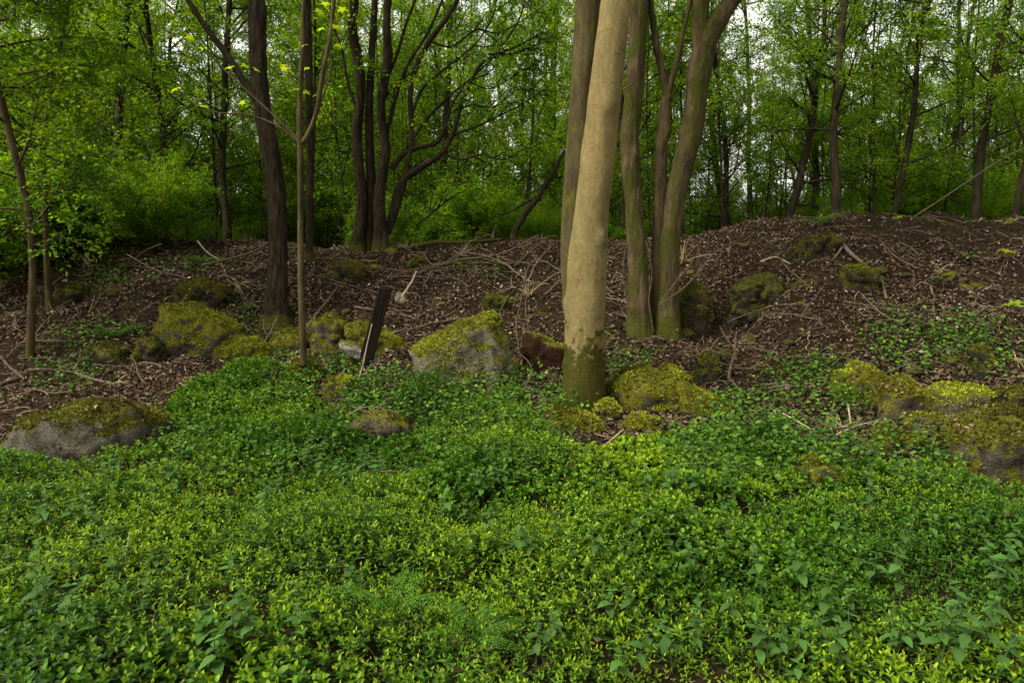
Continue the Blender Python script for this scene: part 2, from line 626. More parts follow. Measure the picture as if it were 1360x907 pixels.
M_ROCK_DARK = rock_mat('dark_mossy_rubble', (0.016, 0.013, 0.008), (0.06, 0.05, 0.033), 0.66, moss=(0.07, 0.066, 0.012), speck_amt=0.1)
M_ROCK_RED = rock_mat('red_brick_rubble', (0.022, 0.010, 0.006), (0.066, 0.028, 0.016), 0.40, speck=(0.2, 0.1, 0.06), speck_amt=0.2)
M_CONCRETE = rock_mat('pale_concrete', (0.12, 0.108, 0.08), (0.40, 0.37, 0.30), 0.30, speck=(0.55, 0.54, 0.5))
M_POST = plain_mat('blackened_timber', (0.003, 0.0025, 0.002), (0.022, 0.015, 0.010), 30, 0.9, (1, 1, 0.08), 1.0)


# ------------------------------------------------------------------ the ground
def axis(lo, hi, flo, fhi, fine):
    a = list(np.arange(flo, fhi + 1e-6, fine))
    s, x = fine, flo
    while x > lo:
        s *= 1.25
        x -= s
        a.insert(0, x)
    s, x = fine, fhi
    while x < hi:
        s *= 1.25
        x += s
        a.append(x)
    return np.array(a)


gx = axis(-260, 260, -10.5, 11, 0.07)
gy = axis(-80, 360, 4.5, 13.6, 0.07)
GX, GY = np.meshgrid(gx, gy)
GZ = terrain(GX, np.clip(GY, -59, 219))
V = np.stack([GX, GY, GZ], -1).reshape(-1, 3)
nx = len(gx)
ii, jj = np.meshgrid(np.arange(len(gy) - 1), np.arange(nx - 1), indexing='ij')
b = (ii * nx + jj).reshape(-1)
F = np.stack([b, b + 1, b + nx + 1, b + nx], -1)
obj('ground', mesh_np('ground', V, F, M_SOIL), kind='structure', label='dark brown woodland soil rising to a low bank')


# ------------------------------------------------------------------ tree growing
def rot_about(v, axis_, ang):
    axis_ = axis_ / np.linalg.norm(axis_)
    return v * math.cos(ang) + np.cross(axis_, v) * math.sin(ang) + axis_ * np.dot(axis_, v) * (1 - math.cos(ang))


class Skel:
    def __init__(self):
        self.branches, self.twigs = [], []


def grow(rng, pos, d, L, r, lvl, P, out, keep=True):
    n = max(3, int(L / P['seg'][lvl]))
    pts = [np.array(pos, float)]
    d = np.array(d, float)
    d /= np.linalg.norm(d)
    for k in range(n):
        d = d + rng.normal(0, P['wob'][lvl], 3) + np.array([0, 0, P['up'][lvl]])
        d /= np.linalg.norm(d)
        pts.append(pts[-1] + d * L / n)
    pts = np.array(pts)
    rad = r * np.linspace(1, P['taper'][lvl], n + 1)
    if keep:
        out.branches.append((pts, rad, lvl))
    branch_from(rng, pts, rad, L, lvl, P, out)
    return pts, rad


def branch_from(rng, pts, rad, L, lvl, P, out, t0=None):
    if lvl >= P['max'] - 1:
        out.twigs.append(pts)
    if lvl >= P['max']:
        return
    n = len(pts) - 1
    kids = P['kids'][lvl]
    t0 = P['t0'][lvl] if t0 is None else t0
    for k in range(kids):
        t = t0 + (1 - t0) * (k + rng.uniform(0, 1)) / kids
        f = t * n
        i = min(int(f), n - 1)
        p = pts[i] + (pts[i + 1] - pts[i]) * (f - i)
        d = pts[i + 1] - pts[i]
        d = d / np.linalg.norm(d)
        perp = np.cross(d, rng.normal(0, 1, 3))
        cd = rot_about(d, perp, math.radians(rng.uniform(*P['ang'][lvl])))
        cl = P['len'][lvl] * rng.uniform(0.65, 1.2) * (1 - P['short'][lvl] * t)
        cr = min(P['rad'][lvl], rad[min(i, len(rad) - 1)] * 0.75)
        grow(rng, p, cd, cl, cr, lvl + 1, P, out)


GREENS = np.array([(0.042, 0.105, 0.012), (0.064, 0.142, 0.012), (0.086, 0.172, 0.012), (0.112, 0.198, 0.012), (0.140, 0.218, 0.012)])


def crown_mesh(rng, sk, name, bark, leaf, per_m, size, cols=GREENS, bright=1.0, spread=0.10, min_lvl=1, sides=(8, 6, 4, 3, 3), flat=0.55, off=(0, 0, 0), aspect=0.55):
    g = Geo()
    for pts, rad, lvl in sk.branches:
        if lvl < min_lvl:
            continue
        V, F = tube(pts, np.maximum(rad, 0.0025), sides[min(lvl, 4)])
        g.add(V, F, (1, 1, 1), 0)
    P, D = [], []
    for pts in sk.twigs:
        Ls = np.linalg.norm(np.diff(pts, axis=0), axis=1).sum()
        k = max(3, int(per_m * Ls))
        t = rng.uniform(0.1, 1.02, k) * (len(pts) - 1)
        i = np.minimum(t.astype(int), len(pts) - 2)
        p = pts[i] + (pts[i + 1] - pts[i]) * (t - i)[:, None]
        tang = nrm(pts[i + 1] - pts[i])
        d = nrm(rng.normal(0, 1, (k, 3)) * np.array([1, 1, flat]) + tang * 0.6)
        P.append(p + d * rng.uniform(0, spread, (k, 1)))
        D.append(d)
    if P:
        P = np.concatenate(P)
        D = np.concatenate(D)
        n = len(P)
        N = nrm(rng.normal(0, 0.55, (n, 3)) + np.array([0, 0, 1.0]))
        Ls = size * rng.uniform(0.6, 1.25, n)
        V, F, k = leaf_quads(P, D, N, Ls, Ls * aspect)
        # light and dark clumps: leaves of one spray share their green
        cl = fbm(P * 1.3 + rng.uniform(0, 50), 2)
        ci = np.clip(((cl + 0.6) / 1.2 * len(cols)).astype(int) + rng.integers(-1, 2, n), 0, len(cols) - 1)
        c = cols[ci] * (bright * rng.uniform(0.75, 1.2, (n, 1)))
        g.add(V, F, np.repeat(c, k, 0), 1)
    return g.mesh(name, [bark, leaf], off)


# ------------------------------------------------------------------ wood beyond the bank (prototypes, then copies)
P_TALL = dict(max=3, seg=[.5, .35, .25, .2], wob=[.05, .10, .15, .2], up=[.05, .06, .02, -.02], taper=[.25, .3, .3, .4],
              kids=[24, 6, 4], t0=[.16, .2, .15], ang=[(35, 80), (25, 60), (25, 70)], len=[2.5, .95, .48], short=[.5, .4, .3],
              rad=[.032, .012, .006])
P_BUSH = dict(max=3, seg=[.35, .3, .22, .2], wob=[.10, .14, .18, .2], up=[.05, .05, .0, -.03], taper=[.3, .3, .3, .4],
              kids=[9, 5, 4], t0=[.12, .15, .15], ang=[(30, 75), (25, 65), (25, 70)], len=[1.4, .7, .36], short=[.4, .4, .3],
              rad=[.016, .009, .005])
P_POLE = dict(max=3, seg=[.6, .35, .25, .2], wob=[.04, .10, .15, .2], up=[.06, .06, .02, -.02], taper=[.2, .3, .3, .4],
              kids=[17, 5, 3], t0=[.1, .2, .15], ang=[(35, 75), (25, 60), (25, 70)], len=[1.5, .6, .36], short=[.4, .4, .3],
              rad=[.016, .008, .005])


def proto_tall(seed, H, r, lean, label, grp, per_m=39, size=0.075, bright=1.08, P=P_TALL, nm='slender_tree', cat='tree'):
    rng = np.random.default_rng(seed)
    sk = Skel()
    root = thing(nm, label, cat, (0, -30, 0), grp)
    pts, rad = grow(rng, (0, 0, -0.2), (lean, 0, 1), H, r, 0, P, sk)
    p2, r2 = resample(pts, rad, len(pts) * 3)
    V, F = tube(p2, r2, 10, 0.18, 5, [(0.3, .6, .25), (2.4, .5, .25), (4.4, .6, .25)], seed)
    obj('trunk', mesh_np('trunk', V, F, M_BARK_BG), root)
    obj('crown', crown_mesh(rng, sk, 'crown', M_BARK_BG, M_LEAF, per_m, size, bright=bright), root)
    return root


def proto_multi(seed, stems, H, r, spread, label, grp, P, per_m=43, size=0.07, bright=1.08, nm='bush', cat='bush', stem_name='stem'):
    rng = np.random.default_rng(seed)
    sk = Skel()
    root = thing(nm, label, cat, (0, -30, 0), grp)
    for k in range(stems):
        a = 2 * math.pi * (k + rng.uniform(0, .7)) / stems
        d = (spread * math.cos(a), spread * math.sin(a), 1)
        pts, rad = grow(rng, (0.12 * math.cos(a), 0.12 * math.sin(a), -0.15), d, H * rng.uniform(.7, 1.1), r * rng.uniform(.7, 1.2), 0, P, sk)
        p2, r2 = resample(pts, rad, len(pts) * 2)
        V, F = tube(p2, r2, 8, 0.12, 6, None, seed + k)
        obj(stem_name, mesh_np(stem_name, V, F, M_BARK_BG), root)
    obj('crown', crown_mesh(rng, sk, 'crown', M_BARK_BG, M_LEAF, per_m, size, bright=bright), root)
    return root


L_TALL = 'slender upright leafy tree in the wood beyond the bank'
L_LEAN = 'leaning leafy tree in the wood beyond the bank'
L_MULTI = 'tall many-stemmed leafy tree in the wood beyond the bank'
L_BUSH = 'low leafy bush growing behind the crest of the bank'
L_POLE = 'thin pole-like sapling in the wood beyond the bank'
talls = [proto_tall(101, 12.5, .11, 0.02, L_TALL, 'slender trees beyond the bank'),
         proto_tall(102, 11.0, .09, -.04, L_TALL, 'slender trees beyond the bank', bright=1.15),
         proto_tall(103, 14.0, .13, .03, L_TALL, 'slender trees beyond the bank', per_m=40, bright=.9)]
leans = [proto_tall(111, 9.0, .12, 0.42, L_LEAN, 'leaning trees beyond the bank', nm='leaning_tree')]
multis = [proto_multi(121, 4, 8.5, .06, .22, L_MULTI, 'many-stemmed trees beyond the bank', P_TALL | dict(kids=[9, 5, 4]), nm='many_stemmed_tree', cat='tree', stem_name='trunk', bright=1.2),
          proto_multi(122, 5, 7.0, .05, .30, L_MULTI, 'many-stemmed trees beyond the bank', P_TALL | dict(kids=[8, 5, 4]), nm='many_stemmed_tree', cat='tree', stem_name='trunk')]
bushes = [proto_multi(131, 6, 1.9, .02, .5, L_BUSH, 'bushes behind the bank', P_BUSH, bright=1.1),
          proto_multi(132, 7, 2.6, .022, .4, L_BUSH, 'bushes behind the bank', P_BUSH, per_m=44),
          proto_multi(133, 6, 1.5, .018, .7, L_BUSH, 'bushes behind the bank', P_BUSH, bright=1.3, size=.08)]
poles = [proto_tall(141, 7.5, .026, .03, L_POLE, 'pole saplings beyond the bank', P=P_POLE, nm='pole_sapling', bright=1.2),
         proto_tall(142, 8.5, .032, -.05, L_POLE, 'pole saplings beyond the bank', P=P_POLE, nm='pole_sapling', bright=1.1)]
used = set()


def place(protos, x, y, s=1.0, rz=None):
    pr = random.choice(protos)
    loc = (x, y, gz(x, y) - 0.02)
    rz = random.uniform(0, 6.28) if rz is None else rz
    if pr.name in used:
        return copy_tree(pr, loc, rz, s)
    used.add(pr.name)
    pr.location = loc
    pr.rotation_euler = (0, 0, rz)
    pr.scale = (s,) * 3
    return pr


taken = []


def spot(ylo, yhi, dmin, clear=None):
    for _ in range(200):
        y = random.uniform(ylo, yhi)
        x = random.uniform(-0.86 * y - 1.5, 0.86 * y + 1.5)
        if clear and clear(x, y):
            continue
        if all((x - a) ** 2 + (y - b_) ** 2 > dmin ** 2 for a, b_ in taken):
            taken.append((x, y))
            return x, y
    return None


def thin_centre(x, y):        # the wood is open behind the gap between the two big trees
    a = x / y
    return -0.12 < a < 0.05 and y < 20


SINGLE = {1110: 'dark slender tree on the crest straight above the forked root', 1183: 'slender tree just behind the crest above the bare dark soil',
          1292: 'stout straight tree behind the crest above the large-leaved seedlings', 1030: 'dark slanting tree behind the crest beside the curved forking stem',
          960: 'thin dark tree seen just past the curved forking stem', 300: 'slim tree behind the crest between the bowing sapling and dark furrowed trunk',
          600: 'thin straight sapling on the crest under the arching willow limbs', 150: 'dark straight tree behind the leafy bushes of the shaded bank',
          1345: 'slender tree on the crest at the end of the bare dark soil', 215: 'slim tree in the wood directly behind the bowing sapling'}
# trees the photograph shows singly on or just behind the crest
for px, Y, pr, s in ((1110, 13.6, talls[:1], .8), (1183, 15.0, talls[1:2], .8), (1292, 14.2, talls[2:], .75), (1030, 15.2, leans, .8),
                     (960, 16.5, talls[1:2], .8), (300, 14.6, talls[:1], .8), (600, 16.0, poles[:1], 1.0), (150, 14.0, talls[2:], .75),
                     (1345, 13.6, talls[1:2], .8), (215, 15.5, talls[1:2], .9)):
    x = at(px, 300, Y)[0]
    taken.append((x, Y))
    c = copy_tree(pr[0], (x, Y, gz(x, Y) - .02), 0.0 if pr is leans else random.uniform(0, 6.28), s, label=SINGLE[px])
    if 'group' in c:
        del c['group']
for k in range(26):
    p = spot(15.5, 27, 1.5, thin_centre)
    if p:
        place(talls, *p, random.uniform(.75, 1.1))
for k in range(30):
    p = spot(24, 40, 1.7)
    if p:
        place(talls, *p, random.uniform(.9, 1.3))
for k in range(30):
    p = spot(14.2, 32, 1.2, thin_centre)
    if p:
        place(multis, *p, random.uniform(.7, 1.15))
for k in range(9):
    yy = random.uniform(22, 38)
    place(multis if k % 2 else talls, yy * random.uniform(-.34, .16), yy, random.uniform(1.15, 1.55))
for k in range(12):
    yy = random.uniform(20, 36)
    place(poles, yy * random.uniform(-.34, .16), yy, random.uniform(1.0, 1.6))
for k in range(6):
    p = spot(17, 34, 1.3)
    if p:
        place(leans, *p, random.uniform(.7, 1.1))
for k in range(175):
    p = spot(14.2, 34, 0.45)
    if p:
        place(poles, *p, random.uniform(.7, 1.2))
for k in range(17):
    p = spot(13.8, 18, 0.9)
    if p:
        place(bushes, *p, random.uniform(.4, 0.8))
for k in range(40):
    p = spot(18, 36, 1.2)
    if p:
        place(bushes, *p, random.uniform(.9, 1.7))


# ------------------------------------------------------------------ the trees on the near side, traced one by one
P_NEAR = dict(max=3, seg=[.5, .35, .25, .2], wob=[.05, .10, .15, .2], up=[.05, .06, .02, -.02], taper=[.35, .3, .3, .4],
              kids=[10, 6, 4], t0=[.25, .2, .15], ang=[(35, 75), (25, 60), (25, 70)], len=[2.2, .95, .48], short=[.4, .4, .3],
              rad=[.035, .012, .006])


P_HAW = P_NEAR | dict(len=[1.5, .8, .42], rad=[.016, .008, .005], up=[.05, .0, -.03, -.05], ang=[(45, 95), (25, 60), (25, 70)])


def px_path(pts, Y):
    out = []
    for q in pts:
        out.append(at(q[0], q[1], Y + (q[2] if len(q) > 2 else 0.0)))
    return np.array(out)


def near_tree(seed, name, label, base_px, trunks, limbs=(), top=3.5, P=P_NEAR, per_m=40, size=.07, bright=1.0, crown=True,
              limb_leaves=None, Y=None, low=None):
    """trunks / limbs: (pixel path, pixel widths, bark, roots); the first trunk point is the foot"""
    rng = np.random.default_rng(seed)
    base = ground_at(*base_px)
    if Y is not None:
        base = at(base_px[0], base_px[1], Y)
        base[2] = gz(base[0], base[1])
    Y = base[1]
    root = thing(name, label, 'tree', tuple(base))
    sk = Skel()
    for part, items in (('trunk', trunks), ('limb', limbs)):
        for it in items:
            pp, ww, bark = it[0], it[1], it[2]
            roots = it[3] if len(it) > 3 else None
            goes_up = it[4] if len(it) > 4 else (part == 'trunk')
            P3 = px_path(pp, Y)
            rr = np.array(ww) * {'beech_tree': .45, 'mossy_tree': .42, 'willow_tree': .30}.get(name, .38) * P3[:, 1] / FPX
            if part == 'trunk':
                P3 = np.vstack([P3[:1] - [0, 0, 0.35], P3])
                rr = np.concatenate([rr[:1] * 1.05, rr])
            if goes_up and top > 0:
                d = P3[-1] - P3[-2]
                d /= np.linalg.norm(d)
                gp, gr = grow(rng, P3[-1], d, top, rr[-1], 0, P, sk, keep=False)
                P3 = np.vstack([P3, gp[1:]])
                rr = np.concatenate([rr, gr[1:]])
            elif part == 'limb':
                branch_from(rng, P3, rr, 1, 1, P, sk, 0.35)
            if low and part == 'trunk':
                branch_from(rng, P3, rr, 1, 0, P | dict(kids=[low[0], 6, 4]), sk, low[1])
            n = max(24, int(len(P3) * 10))
            p2, r2 = resample(P3, rr, n)
            big = rr.max() > 0.085
            if big:
                n = n * 2
            V, F = tube(p2, r2, 60 if big else 16, 0.16 if big else 0.18, 4.5 if big else 9.0, roots, seed, RELIEF.get(bark.name, 0.006) if big else 0)
            obj(part, mesh_np(part, V - base, F, bark), root)
    if crown and sk.twigs:
        obj('crown', crown_mesh(rng, sk, 'crown', trunks[0][2], M_LEAF, per_m, size, bright=bright, off=base), root)
    return root


ROOTS = [(-2.7, .8, .22), (-1.7, .55, .16), (-0.7, .8, .22), (0.8, .7, .2), (2.4, .7, .2)]
near_tree(201, 'beech_tree', 'smooth pale buff trunk with mossy foot rising from rubble beside a darker twin stem', (775, 540),
          [([(775, 540), (776, 500), (777, 450), (778, 400), (780, 340), (785, 280), (796, 190), (808, 90), (819, 0), (828, -80)],
            [66, 64, 60, 60, 57, 51, 46, 44, 42, 40], M_BARK_PALE, [(-2.6, .45, .2), (-1.5, .35, .14), (-.5, .45, .2), (.9, .4, .2)]),
           ([(772, 480, .25), (768, 400, .3), (764, 330, .3), (767, 240, .32), (773, 140, .35), (779, 40, .38), (783, -60, .4)],
            [44, 44, 40, 36, 36, 35, 34], M_BARK_PALE2)],
          top=4.5, per_m=40)
near_tree(202, 'mossy_tree', 'reddish brown tree of several mossy stems with one stout curved stem that forks', (862, 445),
          [([(850, 445), (848, 390), (845, 320), (840, 250), (836, 190), (843, 110), (850, 0), (853, -60)],
            [40, 30, 27, 25, 26, 26, 24, 22], M_BARK_RED, ROOTS),
           ([(874, 445, .15), (874, 390, .15), (876, 310, .15), (878, 220, .12), (884, 140, .1), (886, 125, .1), (870, 50, .1), (862, -20, .1)],
            [30, 24, 20, 15, 15, 12, 8, 6], M_BARK_RED),
           ([(884, 440, .1), (886, 390, .1), (890, 310, .1), (900, 245, .1), (918, 180, .1), (927, 110, .1), (938, 55, .1), (962, 15, .1), (1000, -35, .1)],
            [42, 33, 29, 29, 33, 32, 32, 24, 20], M_BARK_RED, ROOTS)],
          [([(886, 130, .1), (897, 90, .1), (908, 40, .1), (922, -20, .1)], [10, 9, 8, 7], M_BARK_RED, None, True),
           ([(932, 70, .1), (930, 30, .1), (934, -40, .1)], [26, 24, 20], M_BARK_RED, None, True)],
          top=3.6, per_m=34)
near_tree(203, 'oak_tree', 'dark furrowed straight trunk with a slanting limb behind a thin forked sapling', (368, 405),
          [([(368, 405), (369, 360), (369, 300), (364, 230), (352, 165), (343, 90), (339, 0), (335, -80)],
            [36, 30, 28, 27, 25, 24, 22, 20], M_BARK_DARK, ROOTS)],
          [([(352, 150), (330, 118), (300, 72), (272, 35), (250, 0), (225, -50)], [13, 13, 11, 10, 9, 8], M_BARK_DARK, None, True)],
          top=4.0, per_m=40, Y=9.6)
near_tree(204, 'sycamore_sapling', 'thin forked young tree with a few large bright lobed leaves', (402, 445),
          [([(402, 445), (400, 380), (399, 290), (399, 215), (398, 190)], [12, 11, 10, 10, 10], M_BARK_THIN)],
          [([(398, 190), (388, 178), (365, 155), (332, 125), (295, 90), (262, 55)], [6, 5, 4.5, 4, 3, 2.5], M_BARK_THIN),
           ([(398, 192), (408, 180), (420, 150), (428, 100), (438, 50), (446, -20), (455, -80)], [8.5, 8, 8, 7.5, 7, 6, 5], M_BARK_THIN),
           ([(397, 190), (370, 168), (330, 153), (290, 150), (262, 140), (235, 118)], [4, 3.5, 3, 2.6, 2.2, 1.8], M_BARK_THIN),
           ([(420, 150), (432, 120), (440, 85), (437, 50)], [3, 2.6, 2.2, 2], M_BARK_THIN)],
          crown=False, Y=7.9)
near_tree(205, 'ash_tree', 'straight thin brown stem on the bank close behind the forked young tree', (411, 345),
          [([(411, 345), (411, 280), (412, 200), (410, 110), (408, 0), (405, -60)], [15, 13, 13, 13, 12, 11], M_BARK_DARK)], top=3.0, per_m=36)
near_tree(206, 'willow_tree', 'dark cluster of trunks on the crest with long arching bare limbs', (495, 318),
          [([(476, 318), (481, 265), (474, 190), (479, 110), (468, 40), (470, 0), (460, -60)], [25, 21, 18, 18, 17, 16, 14], M_BARK_DARK, ROOTS),
           ([(492, 318, .1), (493, 250, .1), (490, 160, .1), (494, 70, .1), (500, -30, .1)], [22, 18, 14, 12, 10], M_BARK_DARK),
           ([(506, 318, -.1), (504, 262, -.1), (511, 200, -.1), (506, 140, -.1), (515, 80, -.1), (514, 20, -.1), (524, -60, -.1)], [27, 20, 18, 16, 15, 13, 12], M_BARK_DARK, ROOTS)],
          [([(515, 312), (530, 268), (541, 220), (547, 180), (545, 130), (552, 90), (570, 55), (595, 22), (618, -20)],
            [13, 12, 11, 11, 11, 12, 12, 10, 8], M_BARK_DARK, None, True),
           ([(517, 300), (532, 245), (560, 222), (585, 205), (600, 180), (615, 135), (640, 85), (690, 60), (722, 44)],
            [16, 15, 14, 12, 10, 8, 6, 5, 3], M_BARK_DARK),
           ([(540, 195), (570, 155), (600, 125), (625, 105), (660, 70), (690, 25), (700, -20)], [7, 7, 6, 5, 4, 3.5, 3], M_BARK_DARK),
           ([(508, 230), (518, 160), (540, 90), (570, 40), (600, -30)], [9, 8, 7, 6, 5], M_BARK_DARK, None, True),
           ([(600, 180), (640, 165), (690, 140), (730, 115)], [5, 4, 3, 2], M_BARK_DARK),
           ([(648, 72), (680, 72), (705, 62), (725, 56)], [5, 6, 4.5, 3], M_BARK_DARK),
           ([(552, 300), (565, 290), (582, 276), (600, 262)], [5, 5, 4, 3], M_BARK_DARK),
           ([(520, 225), (535, 205), (556, 196), (580, 190), (590, 172), (600, 140), (622, 110), (650, 98)], [12, 11, 10, 8, 6, 5, 4, 3], M_BARK_DARK),
           ([(545, 160), (560, 120), (590, 92), (630, 60), (655, 20), (660, -20)], [6, 6, 5, 4, 4, 3], M_BARK_DARK),
           ([(512, 110), (528, 70), (540, 30), (560, -20)], [8, 7, 6, 5], M_BARK_DARK, None, True),
           ([(475, 150), (462, 110), (452, 60), (430, 10)], [7, 6, 5, 4], M_BARK_DARK),
           ([(598, 150), (625, 140), (655, 142), (685, 120), (705, 118), (728, 96)], [4, 4, 3.5, 3, 2.5, 2], M_BARK_DARK),
           ([(622, 108), (648, 118), (672, 108), (700, 90), (716, 92)], [4, 3.5, 3, 2.5, 2], M_BARK_DARK),
           ([(570, 55), (600, 62), (632, 40), (660, 44), (690, 30), (722, 8)], [5, 4.5, 4, 3.5, 3, 2], M_BARK_DARK),
           ([(505, 180), (522, 150), (524, 120), (540, 100)], [5, 5, 4, 3], M_BARK_DARK),
           ([(585, 205), (612, 212), (640, 205), (668, 212), (700, 196)], [5, 4, 3.5, 3, 2], M_BARK_DARK)],
          top=3.2, per_m=30, Y=12.4, bright=1.2)
DARKG = GREENS * 0.85
near_tree(207, 'hawthorn_tree', 'thin grey-brown leaning stem standing among leaf litter apart from the boulders', (40, 472),
          [([(40, 472), (42, 410), (43, 340), (36, 270), (22, 215), (8, 160), (-4, 110), (-18, 40)], [15, 13, 12, 11, 12, 12, 11, 10], M_BARK_THIN)],
          top=3.0, per_m=48, size=.064, low=(40, .22), bright=1.05, P=P_HAW)
near_tree(208, 'hawthorn_tree', 'thin leafy stem close beside the grey-brown leaning one, foot on the dark bank', (64, 415),
          [([(66, 415), (62, 350), (60, 280), (58, 200), (66, 130), (78, 70), (92, 0)], [12, 10, 9, 8, 7, 7, 6], M_BARK_THIN)],
          top=2.5, per_m=48, size=.064, low=(38, .2), bright=1.1, P=P_HAW)
near_tree(209, 'leaning_sapling', 'thin dark sapling bowing away over the leafy bank', (248, 318),
          [([(247, 318), (245, 270), (236, 225), (218, 175), (195, 120), (170, 70), (150, 30)], [8, 7, 7, 6, 5, 4.5, 4], M_BARK_DARK)],
          top=1.6, per_m=46, size=.06, low=(14, .3), bright=1.0, P=P_HAW)
near_tree(210, 'broken_tree', 'dark broken stem leaning out of the brush on the crest', (682, 312),
          [([(682, 312), (697, 285), (716, 260), (738, 222), (750, 200)], [12, 11, 10, 8, 5], M_BARK_DARK)],
          [([(716, 260), (700, 268), (680, 280), (664, 285)], [6, 5, 4, 3], M_BARK_DARK)],
          top=0, crown=False, Y=12.6)
# leafy shrubs that fill the dark left side, on the bank itself
for k, (px, py, s) in enumerate(((110, 345, .62), (165, 330, .55), (20, 350, .75), (215, 322, .6), (-40, 380, .8), (300, 318, .5), (75, 330, .8))):
    q = ground_at(px, py)
    c = copy_tree(bushes[k % 3], tuple(q), k * 1.3, s, label='leafy bush on the shaded bank behind the thin leaning stems')
    c['group'] = 'bushes on the shaded bank'


def lobed_leaf(rng, size):
    """five-lobed leaf lying in XY, stalk at the origin, tip along +Y"""
    ang = np.radians([-150, -105, -78, -55, -38, -18, 0, 18, 38, 55, 78, 105, 150])
    rad = np.array([.35, .62, .38, .95, .55, .62, 1.15, .62, .55, .95, .38, .62, .35])
    ring = np.stack([np.sin(ang) * rad, np.cos(ang) * rad + .35, -0.18 * rad ** 2 + rng.uniform(-.05, .05, 13)], 1) * size * .6
    V = np.vstack([[[0, .2 * size, .02 * size]], ring])
    F = [[0, k, k + 1, k + 2] for k in range(1, 12, 2)]
    return V, np.array(F)


LOBED = []
for k in range(3):
    rng = np.random.default_rng(300 + k)
    V, F = lobed_leaf(rng, 0.13)
    LOBED.append(mesh_np('lobed_leaf', V, F, M_LEAF, np.tile([[.19, .27, .02]], (len(V), 1)) * (0.85 + .15 * k)))
syc = bpy.data.objects['sycamore_sapling']
for k, (px, py) in enumerate(((440, 35), (428, 40), (372, 92), (383, 95), (404, 60), (398, 64), (380, 88), (392, 118), (402, 120), (328, 87), (336, 91),
                              (326, 135), (332, 140), (376, 132), (270, 62), (258, 50), (448, 12), (436, 8), (412, 90), (238, 116), (300, 92), (455, 60), (424, 12), (262, 140))):
    me = LOBED[k % 3]
    o = obj('leaf', me, syc)
    p = at(px, py, 7.9 + random.uniform(-.12, .12))
    o.location = Vector(p) - syc.location
    o.rotation_euler = (random.uniform(-.5, .3), random.uniform(-.4, .4), random.uniform(0, 6.28))
    o.scale = (random.uniform(.8, 1.3),) * 3

# ------------------------------------------------------------------ rubble: boulders traced in outline, each with its own depth
_bm = bmesh.new()
bmesh.ops.create_icosphere(_bm, subdivisions=5, radius=1)
ICO_V = np.array([v.co[:] for v in _bm.verts])
ICO_F = np.array([[v.index for v in f.verts] for f in _bm.faces])
_bm.free()
_bm = bmesh.new()
bmesh.ops.create_icosphere(_bm, subdivisions=4, radius=1)
ICO4_V = np.array([v.co[:] for v in _bm.verts])
ICO4_F = np.array([[v.index for v in f.verts] for f in _bm.faces])
_bm.free()


def hull_planes(pts):
    bm = bmesh.new()
    for p in pts:
        bm.verts.new(p)
    bmesh.ops.convex_hull(bm, input=bm.verts)
    bm.normal_update()
    n = np.array([f.normal[:] for f in bm.faces])
    d = np.array([f.normal.dot(f.verts[0].co) for f in bm.faces])
    bm.free()
    s = np.sign(d)
    s[s == 0] = 1
    return n * s[:, None], d * s


